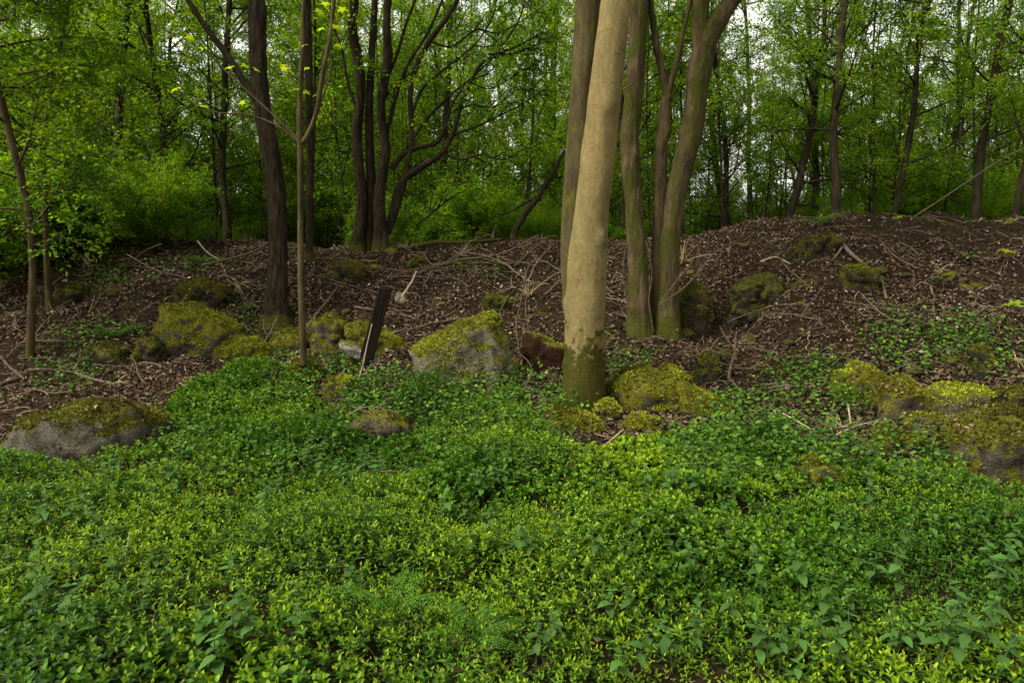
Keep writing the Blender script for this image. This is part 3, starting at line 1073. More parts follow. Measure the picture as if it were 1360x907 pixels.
def rock(name, label, cat, outline, thick, mat, seed, Y=None, amp=0.10, moss=0, mosscol=(.165, .165, .013), hard=14, group=None, lump=0.0, sink=0.12):
    """outline: pixel polygon of the visible face; thick: depth in metres"""
    rng = np.random.default_rng(seed)
    o2 = np.array(outline, float)
    cxp, byp = o2[:, 0].mean(), o2[:, 1].max()
    if Y is None:
        Y = ground_at(cxp, byp)[1]
    Yc = Y + thick * 0.45
    C3 = np.array([at(px, py, Yc) for px, py in o2])
    cen = C3.mean(0)
    foot = C3[:, 2].min()
    low = C3[C3[:, 2] < foot + 0.35 * (C3[:, 2].max() - foot)].copy()
    low[:, 2] -= sink + 0.1
    C3 = np.vstack([C3, low])
    pts = []
    for dy, s in ((-.5, .72), (-.2, .97), (.15, 1.0), (.5, .66)):
        q = cen + (C3 - cen) * np.array([s, 1, s * (0.9 if dy < -.3 else 1)])
        q[:, 1] = Yc + dy * thick
        q = q + rng.normal(0, .025 * thick, q.shape)
        pts.append(q)
    pts = np.vstack(pts) - cen
    n, d = hull_planes(pts)
    big = (C3[:, 0].max() - C3[:, 0].min()) > 0.8
    D, F = (ICO_V, ICO_F) if big else (ICO4_V, ICO4_F)
    dots = D @ n.T
    r = np.where(dots > 1e-3, d[None, :] / np.maximum(dots, 1e-3), 1e9)
    k = hard / np.median(r.min(1))
    rm = r.min(1)
    r = rm - np.log(np.exp(-k * (np.minimum(r, rm[:, None] * 3) - rm[:, None])).sum(1)) / k * 0.6
    V = D * r[:, None]
    size = np.median(r)
    q = V + seed * 3.1
    r = r + size * amp * 1.35 * (fbm(q / size * 1.6, 4, .55) + 0.8 * fbm(q / size * 4.5, 3, .6)) + 0.045 * fbm(q * 9, 4, .7) - 0.045 * np.clip(1 - np.abs(fbm(q * 3.6, 2)) * 6, 0, 1)
    if lump:
        up = np.clip(D[:, 2], 0, 1)
        r = r + lump * up * np.abs(fbm(q * 5.5, 3))
    if moss:                                               # moss cushions swell on the upper side
        r = r + np.clip(D[:, 2] + .35, 0, 1) * .05 * np.abs(fbm(q * 7, 3, .6))
    V = D * r[:, None]
    for ax in (0, 1, 2):                                   # bring the lump back to the traced extent
        lo, hi = pts[:, ax].min(), pts[:, ax].max()
        v0, v1 = V[:, ax].min(), V[:, ax].max()
        V[:, ax] = lo + (V[:, ax] - v0) * (hi - lo) / (v1 - v0)
    loc = cen.copy()
    F4 = F
    me = mesh_np(name, V, F4, mat)
    root = obj(name, me, None, tuple(loc), label=label, category=cat, kind='thing')
    if group:
        root['group'] = group
    if moss:
        me.update()
        a, b_, c_ = V[F[:, 0]], V[F[:, 1]], V[F[:, 2]]
        fn = np.cross(b_ - a, c_ - a)
        ar = np.linalg.norm(fn, axis=1)
        fn = fn / np.maximum(ar, 1e-9)[:, None]
        ctr = (a + b_ + c_) / 3
        keep = fn[:, 2] * 0.8 + 1.5 * fbm((ctr + loc) * 4, 4, .65) > 0.22
        w = ar * keep
        if w.sum() > 0:
            idx = rng.choice(len(F), moss, p=w / w.sum())
            bc = rng.dirichlet((1, 1, 1), moss)
            p = a[idx] * bc[:, :1] + b_[idx] * bc[:, 1:2] + c_[idx] * bc[:, 2:]
            dd = nrm(fn[idx] + rng.normal(0, .5, (moss, 3)))
            nn = nrm(rng.normal(0, 1, (moss, 3)))
            LL = rng.uniform(.012, .034, moss)
            Vm, Fm, kk = leaf_quads(p - dd * .003, dd, nn, LL, LL * .55)
            patch = fbm((p + loc) * 4, 3)
            cc = np.array(mosscol) * np.clip(0.9 + 1.3 * patch[:, None], .25, 1.9) * rng.uniform(.6, 1.35, (moss, 1))
            cc[:, 1] *= 1.04 + 0.2 * patch
            mo = obj('moss', mesh_np('moss', Vm, Fm, M_MOSSF, np.repeat(cc, kk, 0)), root)
            mo['kind'] = 'stuff'
        if moss >= 2000 and w.sum() > 0:
            m2 = int(moss / 60)
            w2 = ar * (fn[:, 2] > .25)
            idx = rng.choice(len(F), m2, p=w2 / w2.sum())
            nn = nrm(fn[idx] + rng.normal(0, .3, (m2, 3)))
            dd = rng.normal(0, 1, (m2, 3))
            dd = nrm(dd - nn * (dd * nn).sum(1, keepdims=True))
            LL = rng.uniform(.025, .06, m2)
            Vm, Fm, kk = leaf_quads(ctr[idx] + fn[idx] * .014, dd, nn, LL, LL * .6, fold=.5)
            cc = np.array([.10, .07, .04]) * rng.uniform(.3, 1.6, (m2, 1))
            mo = obj('fallen_leaves', mesh_np('fallen_leaves', Vm, Fm, M_LITTER, np.repeat(cc, kk, 0)), root)
            mo['kind'] = 'stuff'
    return root


rock('boulder', 'large wedge-shaped boulder, moss on its slope and a bare grey face', 'boulder',
     [(545, 463), (560, 452), (600, 430), (640, 412), (662, 411), (670, 425), (683, 455), (690, 480), (684, 505), (655, 512), (600, 500), (565, 490), (545, 478)],
     .75, M_ROCK_GREY, 1, moss=9000, amp=.07, hard=30)
rock('boulder', 'broad hump-backed boulder under thick dark moss, biggest of the row near the dark trunk', 'boulder',
     [(212, 470), (214, 425), (222, 404), (255, 402), (290, 418), (322, 436), (330, 455), (300, 470), (250, 478)],
     .8, M_ROCK_HALF, 2, moss=7000, amp=.09, lump=.04)
rock('boulder', 'dark mossy boulder set higher on the bank behind the hump-backed one', 'boulder',
     [(233, 402), (240, 380), (265, 370), (300, 378), (312, 392), (308, 412), (270, 420)], .6, M_ROCK_DARK, 3, moss=4000, mosscol=(.09, .085, .012))
rock('boulder', 'low mossy boulder in front of the dark furrowed trunk', 'boulder',
     [(280, 462), (300, 446), (335, 444), (362, 458), (370, 472), (355, 488), (300, 486), (282, 478)], .5, M_ROCK_MOSSY, 4, moss=4500, amp=.08)
rock('stone', 'small mossy stone at the foot of the thin forked young tree', 'stone',
     [(358, 452), (372, 438), (398, 436), (412, 450), (405, 466), (370, 470)], .35, M_ROCK_MOSSY, 5, moss=2500)
rock('boulder', 'mossy rounded stone between the thin forked tree and the black post', 'stone',
     [(412, 445), (418, 424), (440, 416), (460, 424), (464, 450), (455, 470), (420, 468)], .4, M_ROCK_HALF, 6, moss=3500)
rock('boulder', 'bright mossy boulder that the black post leans against', 'boulder',
     [(455, 452), (462, 430), (480, 424), (505, 436), (530, 448), (544, 466), (530, 480), (480, 478), (458, 470)], .55, M_ROCK_MOSSY, 7, moss=6000, amp=.08)
rock('concrete_slab', 'thin tilted slab of pale broken concrete in front of the black post', 'slab',
     [(452, 452), (465, 455), (520, 477), (521, 486), (505, 488), (458, 471), (450, 462)], .30, M_CONCRETE, 8, amp=.05, hard=40, moss=300, sink=-.08)
rock('stone', 'small bright mossy stone in the ivy below the forked young tree', 'stone',
     [(382, 492), (388, 476), (410, 473), (425, 484), (425, 498), (400, 504)], .28, M_ROCK_MOSSY, 9, moss=2500)
rock('stone', 'small grey stone capped with moss below the concrete slab', 'stone',
     [(430, 525), (436, 506), (455, 499), (472, 508), (472, 528), (450, 534)], .3, M_ROCK_HALF, 10, moss=2000)
rock('stone', 'low brown rubble lump strewn with dead twigs, sunk in the ground cover', 'stone',
     [(456, 574), (468, 556), (482, 549), (496, 553), (512, 546), (530, 555), (544, 567), (538, 584), (495, 588)], .45, M_ROCK_BROWN, 11, moss=300, amp=.2)
rock('boulder', 'wide flat grey slab with mossy back, alone at the edge of the ground cover', 'boulder',
     [(22, 575), (40, 548), (80, 536), (130, 530), (175, 540), (212, 560), (216, 578), (190, 598), (130, 618), (70, 612), (30, 596)],
     .9, M_ROCK_BARE, 12, moss=6000, mosscol=(.085, .078, .012), amp=.08, hard=24)
rock('red_stone', 'rust red block of masonry wedged beside the foot of the pale trunk', 'stone',
     [(690, 466), (697, 440), (722, 444), (752, 458), (756, 484), (730, 492), (698, 490)], .35, M_ROCK_RED, 13, amp=.04, hard=30, moss=500)
rock('boulder', 'tall lumpy moss-covered boulder beside the foot of the pale trunk', 'boulder',
     [(800, 560), (808, 520), (826, 492), (860, 485), (893, 486), (922, 502), (955, 520), (985, 542), (975, 562), (920, 575), (860, 588), (815, 582)],
     .9, M_ROCK_MOSSY, 14, moss=12000, amp=.12, lump=.10, Y=6.75)
rock('boulder', 'low yellow-mossed boulder in front of the pale trunk, half under leaves', 'boulder',
     [(700, 590), (712, 560), (730, 540), (762, 540), (795, 556), (806, 580), (800, 605), (740, 610)], .55, M_ROCK_MOSSY, 15, moss=6000, amp=.1, lump=.05, Y=6.05)
rock('stone', 'small mossy stone tucked between the two boulders by the pale trunk', 'stone',
     [(785, 545), (792, 533), (815, 530), (826, 545), (820, 560), (795, 560)], .25, M_ROCK_MOSSY, 16, moss=2000)
rock('stone', 'rounded mossy stone against the lower front of the tall lumpy boulder', 'stone',
     [(818, 580), (828, 556), (855, 550), (884, 562), (888, 588), (850, 600), (825, 598)], .4, M_ROCK_MOSSY, 17, moss=3500, Y=6.2)
rock('boulder', 'mossy peaked boulder at the end of the long low ridge of rubble', 'boulder',
     [(1100, 524), (1112, 496), (1138, 480), (1164, 488), (1170, 508), (1158, 530), (1120, 534)], .5, M_ROCK_MOSSY, 18, moss=5000, amp=.1, lump=.04)
rock('boulder', 'lumpy boulder with moss and bare brown patches beside the mossy peaked one', 'boulder',
     [(1158, 532), (1170, 506), (1200, 500), (1225, 508), (1236, 530), (1228, 552), (1190, 560), (1164, 550)],
     .5, M_ROCK_HALF, 19, moss=5000, mosscol=(.115, .105, .012), amp=.14, lump=.05)
rock('boulder', 'flat low boulder with thin moss and pale grit between lumpy and dark round ones', 'boulder',
     [(1222, 540), (1240, 514), (1275, 508), (1305, 514), (1318, 530), (1308, 548), (1260, 556)], .6, M_ROCK_BROWN, 51, moss=2500, amp=.12)
rock('stone', 'wedge of rubble under dead leaves in front of the lumpy boulder', 'stone',
     [(1205, 572), (1215, 552), (1245, 548), (1262, 562), (1250, 578), (1222, 582)], .35, M_ROCK_BROWN, 52, moss=1200)
rock('boulder', 'big round dark-mossed boulder rising out of the ground cover', 'boulder',
     [(1255, 610), (1258, 575), (1280, 555), (1320, 545), (1365, 552), (1400, 575), (1405, 625), (1360, 642), (1290, 636)],
     .7, M_ROCK_HALF, 20, moss=9000, mosscol=(.075, .072, .010), amp=.09, lump=.04)
rock('stone', 'dark mossy stone behind the big round dark-mossed boulder', 'stone',
     [(1318, 540), (1325, 515), (1350, 508), (1385, 520), (1388, 545), (1345, 552)], .4, M_ROCK_DARK, 21, moss=2000, mosscol=(.08, .075, .012))
rock('stone', 'small brown stone with a mossy rim below the long low boulder', 'stone',
     [(1152, 590), (1160, 574), (1190, 568), (1218, 578), (1222, 594), (1190, 602)], .35, M_ROCK_HALF, 22, moss=1500, mosscol=(.12, .09, .014))
rock('stone', 'brown mossy lump at the edge of the twig heap', 'stone',
     [(1060, 640), (1066, 612), (1085, 605), (1110, 622), (1112, 644), (1085, 652)], .35, M_ROCK_HALF, 23, moss=1200)
rock('stone', 'mossy stone beside the forked root high on the bare bank', 'stone',
     [(1116, 378), (1120, 358), (1140, 350), (1162, 360), (1166, 378), (1140, 388)], .4, M_ROCK_DARK, 24, moss=2500, mosscol=(.10, .095, .013))
rock('stone', 'flat mossy hummock just under the crest above the forked root', 'stone',
     [(1058, 336), (1068, 318), (1090, 310), (1112, 318), (1114, 336), (1090, 344)], .5, M_ROCK_DARK, 25, moss=2500, mosscol=(.09, .085, .013))
rock('tree_stump', 'dark mossy stump beside the curved forking stem', 'stump',
     [(898, 432), (900, 390), (915, 372), (935, 376), (945, 400), (945, 436), (920, 446)], .45, M_ROCK_DARK, 26, moss=2500, mosscol=(.07, .07, .012), amp=.14)
rock('stone', 'dark hollowed mossy lump of rubble on the bank past the mossy stump', 'stone',
     [(965, 415), (972, 380), (1000, 362), (1035, 372), (1042, 405), (1010, 425)], .5, M_ROCK_DARK, 27, moss=1500, mosscol=(.05, .05, .01), amp=.16)
rock('stone', 'dark mossy stone between the red stump root and tall lumpy boulder', 'stone',
     [(922, 505), (926, 475), (942, 465), (955, 480), (955, 506), (940, 512)], .3, M_ROCK_DARK, 28, moss=1500, mosscol=(.08, .075, .012))
rock('stone', 'small mossy stone in the ivy patch above the long low boulder', 'stone',
     [(1282, 492), (1286, 468), (1300, 460), (1312, 474), (1312, 494), (1296, 498)], .25, M_ROCK_DARK, 29, moss=1500, mosscol=(.11, .1, .013))
rock('stone', 'dark mossy stone under the arching brush above the wedge-shaped boulder', 'stone',
     [(638, 410), (642, 394), (662, 390), (676, 398), (676, 412), (655, 416)], .3, M_ROCK_DARK, 30, moss=1500, mosscol=(.11, .1, .013))
rock('stone', 'pale lichened lump of concrete behind the top of the black post', 'stone',
     [(522, 396), (526, 389), (536, 387), (541, 392), (540, 400), (528, 402)], .15, M_CONCRETE, 31, amp=.1)
rock('brick', 'small orange-red brick fragment by the pale concrete lump', 'brick',
     [(526, 386), (528, 377), (536, 376), (537, 386), (530, 388)], .12, M_ROCK_RED, 32, amp=.04, hard=40)
rock('stone', 'dark flat mossy stone near the feet of the thin leaning stems', 'stone',
     [(72, 392), (80, 378), (105, 374), (118, 386), (112, 400), (85, 404)], .4, M_ROCK_DARK, 33, moss=1500, mosscol=(.06, .07, .012))
rock('stone', 'dim mossy stone lying in leaf litter before the hump-backed boulder', 'stone',
     [(105, 480), (115, 462), (145, 455), (172, 464), (178, 480), (140, 488)], .45, M_ROCK_DARK, 34, moss=2500, mosscol=(.07, .075, .012))
rock('stone', 'broken dark stone touching the side of the hump-backed boulder', 'stone',
     [(178, 472), (184, 452), (206, 446), (218, 460), (216, 478), (190, 482)], .3, M_ROCK_DARK, 35, moss=1500, mosscol=(.09, .085, .012))
rock('stone', 'mossy hump on the bank above the dead grass tuft', 'stone',
     [(430, 370), (436, 352), (458, 345), (482, 352), (488, 368), (460, 376)], .45, M_ROCK_DARK, 36, moss=2000, mosscol=(.09, .09, .013))
rock('stone', 'flat mossy clod near the crest beyond the black post', 'stone',
     [(538, 354), (545, 343), (562, 340), (572, 350), (566, 358)], .35, M_ROCK_DARK, 37, moss=1500, mosscol=(.07, .075, .012))
# small loose stones scattered on the bank and between the boulders
small = []
for k in range(3):
    rng = np.random.default_rng(700 + k)
    r = 1 + .28 * fbm(ICO4_V * 1.3 + k * 9, 4)
    Vs = ICO4_V * r[:, None] * np.array([1, .8, .6])
    small.append(mesh_np('stone', Vs * .09, ICO4_F, (M_ROCK_DARK, M_ROCK_HALF, M_ROCK_DARK)[k]))
for k in range(46):
    px, py = random.uniform(120, 1340), random.uniform(325, 500)
    p = ground_at(px, py)
    o = obj('loose_stone', small[k % 3], None, (p[0], p[1], p[2] + .01), label='small loose stone half sunk in the leaf litter of the bank', category='stone', group='loose stones on the bank')
    o.rotation_euler = (random.uniform(-.4, .4), random.uniform(-.4, .4), random.uniform(0, 6.28))
    o.scale = (random.uniform(.5, 1.5),) * 3


# ------------------------------------------------------------------ the black post
def make_post():
    Y = ground_at(492, 472)[1] - 0.38
    a, b_ = at(487, 474, Y), at(512, 383, Y)
    up = b_ - a
    Lh = np.linalg.norm(up)
    up /= Lh
    g_ = bmesh.new()
    w, t = 0.165, 0.07
    secs = 14
    rng = np.random.default_rng(5)
    rings = []
    for k in range(secs + 1):
        f = k / secs
        z = -0.25 + f * (Lh + 0.25)
        ww = w * (1.0 - .06 * f) + rng.uniform(-.004, .004)
        ring = []
        for sx, sy in ((-1, -.7), (-.85, -1), (.85, -1), (1, -.7), (1, .7), (.85, 1), (-.85, 1), (-1, .7)):
            zz = z + (0.022 * sx + rng.uniform(-.012, .012) if k == secs else 0)
            ring.append(g_.verts.new((sx * ww / 2 + rng.uniform(-.002, .002), sy * t / 2 + rng.uniform(-.002, .002), zz)))
        rings.append(ring)
    for k in range(secs):
        for j in range(8):
            g_.faces.new((rings[k][j], rings[k][(j + 1) % 8], rings[k + 1][(j + 1) % 8], rings[k + 1][j]))
    g_.faces.new(rings[-1])
    me = bpy.data.meshes.new('post')
    g_.to_mesh(me)
    g_.free()
    me.materials.append(M_POST)
    o = obj('leaning_post', me, None, tuple(a), label='blackened flat timber post leaning out of the rubble', category='post')
    side = np.array([1.0, 0.25, 0])
    side = side - up * np.dot(side, up)
    side /= np.linalg.norm(side)
    yv = np.cross(up, side)
    from mathutils import Matrix
    o.rotation_euler = Matrix((side, yv, up)).transposed().to_euler()


make_post()


# ------------------------------------------------------------------ sticks, roots and dead stems, traced one by one
def stick(name, label, cat, path, width, mat, Y=None, lift=0.02, fork=(), seed=0):
    """path in pixels; every point lies on the ground (lifted) unless Y gives its distance"""
    def pts3(pp):
        out = []
        for q in pp:
            if Y is not None:
                out.append(at(q[0], q[1], Y + (q[2] if len(q) > 2 else 0)))
            else:
                p = ground_at(q[0], q[1])
                p[2] += lift
                out.append(p)
        return np.array(out)
    P3 = pts3(path)
    base = P3[0].copy()
    g_ = Geo()
    for pp, w0 in [(P3, width)] + [(pts3(f), width * .6) for f in fork]:
        w3 = w0 * .5 * pp[:, 1].mean() / FPX
        p2, r2 = resample(pp, w3 * np.linspace(1, .55, len(pp)), max(8, len(pp) * 4))
        V, F = tube(p2, r2, 7, .25, 14, None, seed)
        g_.add(V, F)
    return obj(name, g_.mesh(name, mat, base), None, tuple(base), label=label, category=cat)


stick('stick', 'short grey stick jutting up from the pale concrete lump', 'stick', [(534, 394), (540, 385), (547, 374), (553, 360)], 4, M_TWIG_PALE, Y=9.6)
stick('root', 'forked bare root running down past the mossy stone on the bare bank', 'root', [(1112, 318), (1120, 332), (1132, 345), (1148, 356), (1165, 372), (1172, 385), (1177, 402)], 6, M_TWIG_GREY, lift=.07,
      fork=[[(1120, 332), (1112, 345), (1106, 352)], [(1112, 318), (1106, 330), (1108, 340)]])
stick('root', 'short bare root end poking from leaf litter below the large leaves', 'root', [(1236, 385), (1241, 400), (1240, 411), (1244, 424)], 3.5, M_TWIG_GREY)
stick('dead_stalk', 'thin whitish dead stem standing alone in the ground cover', 'stem', [(171, 757), (167, 738), (170, 722), (172, 708)], 2.6, M_TWIG_PALE, Y=3.2)
stick('dead_stalk', 'pale straw lying across the leaves near the fern', 'stem', [(420, 757), (450, 746), (484, 740)], 2.2, M_TWIG_PALE, Y=3.35)
stick('dead_stalk', 'bent pale straw sharply folded over in the ground cover', 'stem', [(342, 706), (357, 686), (372, 706), (390, 735)], 1.8, M_TWIG_PALE, Y=3.75)
stick('dead_stalk', 'pale straight twig slanting in front of the low yellow-mossed boulder', 'stem', [(777, 612), (800, 594), (828, 570)], 2.6, M_TWIG_PALE, Y=5.75)
stick('dead_stalk', 'thin dead stem slanting from the rounded mossy stone into the leaves', 'stem', [(828, 570), (850, 590), (872, 610)], 1.8, M_TWIG, Y=5.8)
stick('dead_stalk', 'tall looping pale stem rising beside the rust red block', 'stem', [(684, 560), (692, 535), (700, 508), (707, 494), (700, 478), (690, 468), (686, 440), (684, 420)], 1.7, M_TWIG_GREY, Y=6.9)
stick('dead_stalk', 'pale leaning stalk in front of the black post', 'stem', [(476, 505), (482, 485), (487, 460), (494, 430)], 2.4, M_TWIG_PALE, Y=7.3)
stick('dead_stalk', 'second slender stalk crossing in front of the concrete slab', 'stem', [(472, 512), (480, 492), (484, 470)], 1.8, M_TWIG_PALE, Y=7.2)
stick('dead_stalk', 'curved whitish stem against the big round dark-mossed boulder', 'stem', [(1238, 615), (1237, 600), (1240, 588), (1245, 577)], 2.4, M_TWIG_PALE, Y=5.3)
stick('dead_stalk', 'thin dead stalk standing in nettles near the foreground fern', 'stem', [(190, 900), (205, 868), (222, 822)], 2.0, M_TWIG, Y=2.55)
stick('dead_stalk', 'fine dead stem arching over dark leaves below the wedge-shaped boulder', 'stem', [(553, 676), (560, 662), (575, 650)], 1.6, M_TWIG_PALE, Y=4.4)
stick('fallen_branch', 'long thin dead branch arching down from the crest onto the bare bank', 'branch',
      [(1235, 285, .3), (1200, 296), (1170, 301, -.3), (1130, 300, -.5), (1090, 303, -.6)], 2.4, M_TWIG, Y=12.0)
stick('fallen_branch', 'thin living shoot slanting over the crest at the edge of the wood', 'branch',
      [(1200, 297), (1250, 265), (1290, 238), (1330, 212), (1375, 190)], 2.4, M_TWIG, Y=12.2)
stick('fallen_branch', 'dark fallen log along the crest behind the willow trunks', 'branch', [(555, 326), (580, 322), (610, 322), (640, 320), (665, 318)], 7, M_BARK_DARK, Y=12.3)
stick('fallen_branch', 'crooked branch lying across the crest in the brush heap', 'branch', [(590, 352), (610, 345), (640, 342), (668, 336), (690, 326), (715, 312)], 3.2, M_TWIG, Y=11.4)
stick('fallen_branch', 'bare pale branch sloping up to the crest near the broken stem', 'branch', [(685, 352), (700, 338), (715, 325), (728, 314)], 2.6, M_TWIG, Y=11.4)
stick('fallen_branch', 'dark stick propped among brush above the wedge-shaped boulder', 'branch', [(664, 415), (672, 400), (684, 385), (700, 370)], 4, M_BARK_DARK, Y=8.6, fork=[[(684, 385), (690, 375), (692, 362)]])
stick('fallen_branch', 'upright thin dead shoot in the brush by the rust red block', 'branch', [(690, 460), (686, 430), (692, 400), (698, 368), (703, 350)], 2.4, M_TWIG, Y=8.4)
stick('fallen_branch', 'second upright dead shoot standing in the brush near the pale trunk', 'branch', [(702, 440), (698, 410), (700, 385), (697, 355)], 1.8, M_TWIG_GREY, Y=8.5)
stick('fallen_branch', 'long dead branch leaning against the dark furrowed trunk', 'branch', [(270, 352), (300, 345), (335, 335), (358, 322)], 4.5, M_TWIG, Y=10.0)
stick('fallen_branch', 'slanting grey branch on the shaded bank behind the high dark boulder', 'branch', [(178, 345), (195, 332), (215, 324)], 4, M_TWIG, Y=11.4)
stick('fallen_branch', 'pale arched stem on the bank by the bowing sapling', 'branch', [(262, 320), (275, 335), (290, 345), (297, 356)], 2.2, M_TWIG_PALE, Y=11.2)
stick('fallen_branch', 'dark branch lying in leaf litter at the edge of the clearing', 'branch', [(-10, 515), (10, 510), (30, 503)], 6, M_TWIG)
stick('fallen_branch', 'thin bare shoot reaching out from the curved forking stem', 'branch', [(875, 405), (905, 385), (925, 365), (945, 340), (962, 328)], 2.4, M_TWIG, Y=8.5)
stick('fallen_branch', 'second bare shoot fanning from the foot of the curved forking stem', 'branch', [(878, 400), (900, 372), (918, 350), (930, 330)], 2.0, M_TWIG, Y=8.5)
stick('fallen_branch', 'wiry bare shoot standing before the reddish mossy stems', 'branch', [(845, 470), (838, 420), (828, 370), (832, 320), (840, 270)], 1.4, M_TWIG, Y=8.3)
stick('fallen_branch', 'short wiry shoot hugging the middle mossy stem', 'branch', [(868, 440), (862, 400), (866, 360), (858, 320)], 2.0, M_TWIG, Y=8.3)
stick('fallen_branch', 'stick lying flat in litter below the forked root', 'branch', [(1035, 345), (1048, 360), (1062, 374), (1078, 388)], 3, M_TWIG)
stick('fallen_branch', 'straight stick on the litter near the hollowed mossy lump', 'branch', [(1010, 350), (1030, 344), (1050, 352)], 3, M_TWIG_PALE)
for k, (pp, t_) in enumerate((([(460, 552), (490, 540), (530, 548)], 'long dead twig across the brown rubble lump'),
                              ([(475, 566), (500, 545), (515, 528)], 'steep dead twig on the brown rubble lump'),
                              ([(468, 540), (500, 552), (540, 566)], 'crossing dead twig on the brown rubble lump'))):
    stick('stick', t_, 'stick', pp, 2.4, M_TWIG_GREY, Y=6.02, seed=40 + k)
for k, (pp, t_) in enumerate((([(1068, 580), (1100, 572), (1150, 566)], 'long straight stick on top of the twig heap by the low boulder'),
                              ([(1090, 606), (1100, 588), (1108, 570)], 'steep pale stalk in the twig heap by the low boulder'),
                              ([(1075, 566), (1110, 580), (1145, 588)], 'crossing stick in the twig heap by the low boulder'),
                              ([(1126, 550), (1128, 566), (1130, 584)], 'upright pale stalk behind the twig heap'),
                              ([(1098, 606), (1125, 585), (1152, 572)], 'slanting bleached stick at the front of the twig heap'),
                              ([(1030, 562), (1060, 578), (1082, 592)], 'mossy stick beside the twig heap'),
                              ([(1085, 598), (1120, 590), (1140, 592)], 'low thin stick under the twig heap'),
                              ([(1108, 604), (1136, 590), (1160, 584)], 'lowest bleached stick at the foot of the twig heap'))):
    stick('stick', t_, 'stick', pp, 3.2, M_TWIG_PALE if k % 2 else M_TWIG, lift=.05 + .015 * k, seed=k)

# loose sticks strewn over the bank
stick_me = []
for k in range(5):
    rng = np.random.default_rng(820 + k)
    n = 7
    pts = np.zeros((n, 3))
    d = np.array([1.0, 0, 0])
    for i in range(1, n):
        d = nrm(d + rng.normal(0, .16, 3) * [1, 1, .5])
        pts[i] = pts[i - 1] + d * .11
    g_ = Geo()
    p2, r2 = resample(pts, np.linspace(.011, .005, n), 16)
    g_.add(*tube(p2, r2, 6, .2, 20))
    i = rng.integers(2, 4)
    fk = np.array([pts[i], pts[i] + [.08, .07, .03], pts[i] + [.18, .12, .04]])
    g_.add(*tube(*resample(fk, [.006, .005, .003], 7), 5))
    stick_me.append(g_.mesh('fallen_stick', (M_TWIG, M_TWIG_GREY)[k % 2]))


def tnormal(x, y):
    e = .08
    return nrm(np.array([gz(x - e, y) - gz(x + e, y), gz(x, y - e) - gz(x, y + e), 2 * e]))


for k in range(190):
    px, py = (random.uniform(-40, 1400), random.uniform(312, 520)) if k % 3 else (random.gauss(620, 130), random.uniform(322, 400))
    p = ground_at(px, py)
    n = Vector(tnormal(p[0], p[1]))
    o = obj('fallen_stick', stick_me[k % 5], None, (p[0], p[1], p[2] + .02), label='thin fallen stick lying on the leaf litter of the bank', category='stick', group='loose sticks on the bank')
    e = n.to_track_quat('Z', 'Y').to_matrix().to_4x4()
    from mathutils import Matrix
    o.rotation_euler = (e @ Matrix.Rotation(random.uniform(0, 6.28), 4, 'Z') @ Matrix.Rotation(random.uniform(-.25, .1), 4, 'Y')).to_euler()
    o.scale = (random.uniform(.4, 1.2) if p[0] > 2.5 else random.uniform(.5, 1.9),) * 3


# ------------------------------------------------------------------ tufts of dead grass and dead fern stalks
def strip_blades(rng, base, dirs, L, w, droop, col):
    """curved two-sided blades"""
    g_ = Geo()
    for d, l in zip(dirs, L):
        n = 6
        t = np.linspace(0, 1, n)
        d = nrm(d)
        p = base + rng.normal(0, .03, 3) * [1, 1, .2] + d * (t * l)[:, None] + np.array([0, 0, -1.0]) * (t ** 2 * l * droop)[:, None]
        s = nrm(np.cross(d, rng.normal(0, 1, 3)))
        ww = w * (1 - t * .85)[:, None] * rng.uniform(.7, 1.3)
        V = np.stack([p - s * ww / 2, p + s * ww / 2], 1).reshape(-1, 3)
        F = np.array([[2 * i, 2 * i + 1, 2 * i + 3, 2 * i + 2] for i in range(n - 1)])
        g_.add(V, F, np.array(col) * rng.uniform(.55, 1.25))
    return g_


for k, (px, py, az, n, L, label) in enumerate((
        (445, 368, -.2, 34, .62, 'spray of bleached dead grass spilling down the bank behind the black post'),
        (318, 380, -.4, 24, .5, 'bleached dead grass tuft beside the high dark boulder'),
        (508, 452, 0.3, 26, .34, 'dry straw tuft behind the bright mossy boulder at the post'),
        (158, 512, -1.0, 16, .26, 'small tuft of dry stalks at the edge of the wide flat slab'),
        (118, 356, .2, 16, .36, 'dead fern stalks on the shaded bank under the thin stems'),
        (1110, 575, -.3, 34, .42, 'heap of dry straw over the twigs by the low boulder'),
        (520, 540, -.3, 20, .24, 'dry stalks lying over the brown rubble lump'),
        (1245, 360, -.6, 14, .3, 'rusty dead stalks hanging on the bare bank near the large leaves'),
        (1348, 480, -.8, 12, .3, 'dry stalks at the end of the ivy patch'),
        (700, 395, .2, 22, .5, 'dead stalks standing in the brush heap by the pale trunk'),
        (905, 350, .1, 22, .6, 'wiry dead stalks at the foot of the curved forking stem'),
        (840, 430, .1, 18, .5, 'wiry dead stalks before the reddish mossy stems'),
        (612, 340, .3, 20, .45, 'dry brush stalks on the crest behind the wedge-shaped boulder'),
        (540, 330, .3, 18, .4, 'dry brush stalks on the crest at the willow foot'))):
    rng = np.random.default_rng(900 + k)
    p = ground_at(px, py)
    dirs = rng.normal(0, .55, (n, 3)) + np.array([.25, -.5, .55 + az * .3])
    if az > .05:
        dirs = rng.normal(0, .45, (n, 3)) + np.array([.1, 0, .9])
    g_ = strip_blades(rng, np.array([0, 0, .02]), dirs, rng.uniform(.5, 1.1, n) * L, .011, .55 if az < 0.05 else .25, (.34, .25, .14))
    obj('dead_grass_tuft', g_.mesh('dead_grass_tuft', M_STRAW), None, tuple(p), label=label, category='dead grass')

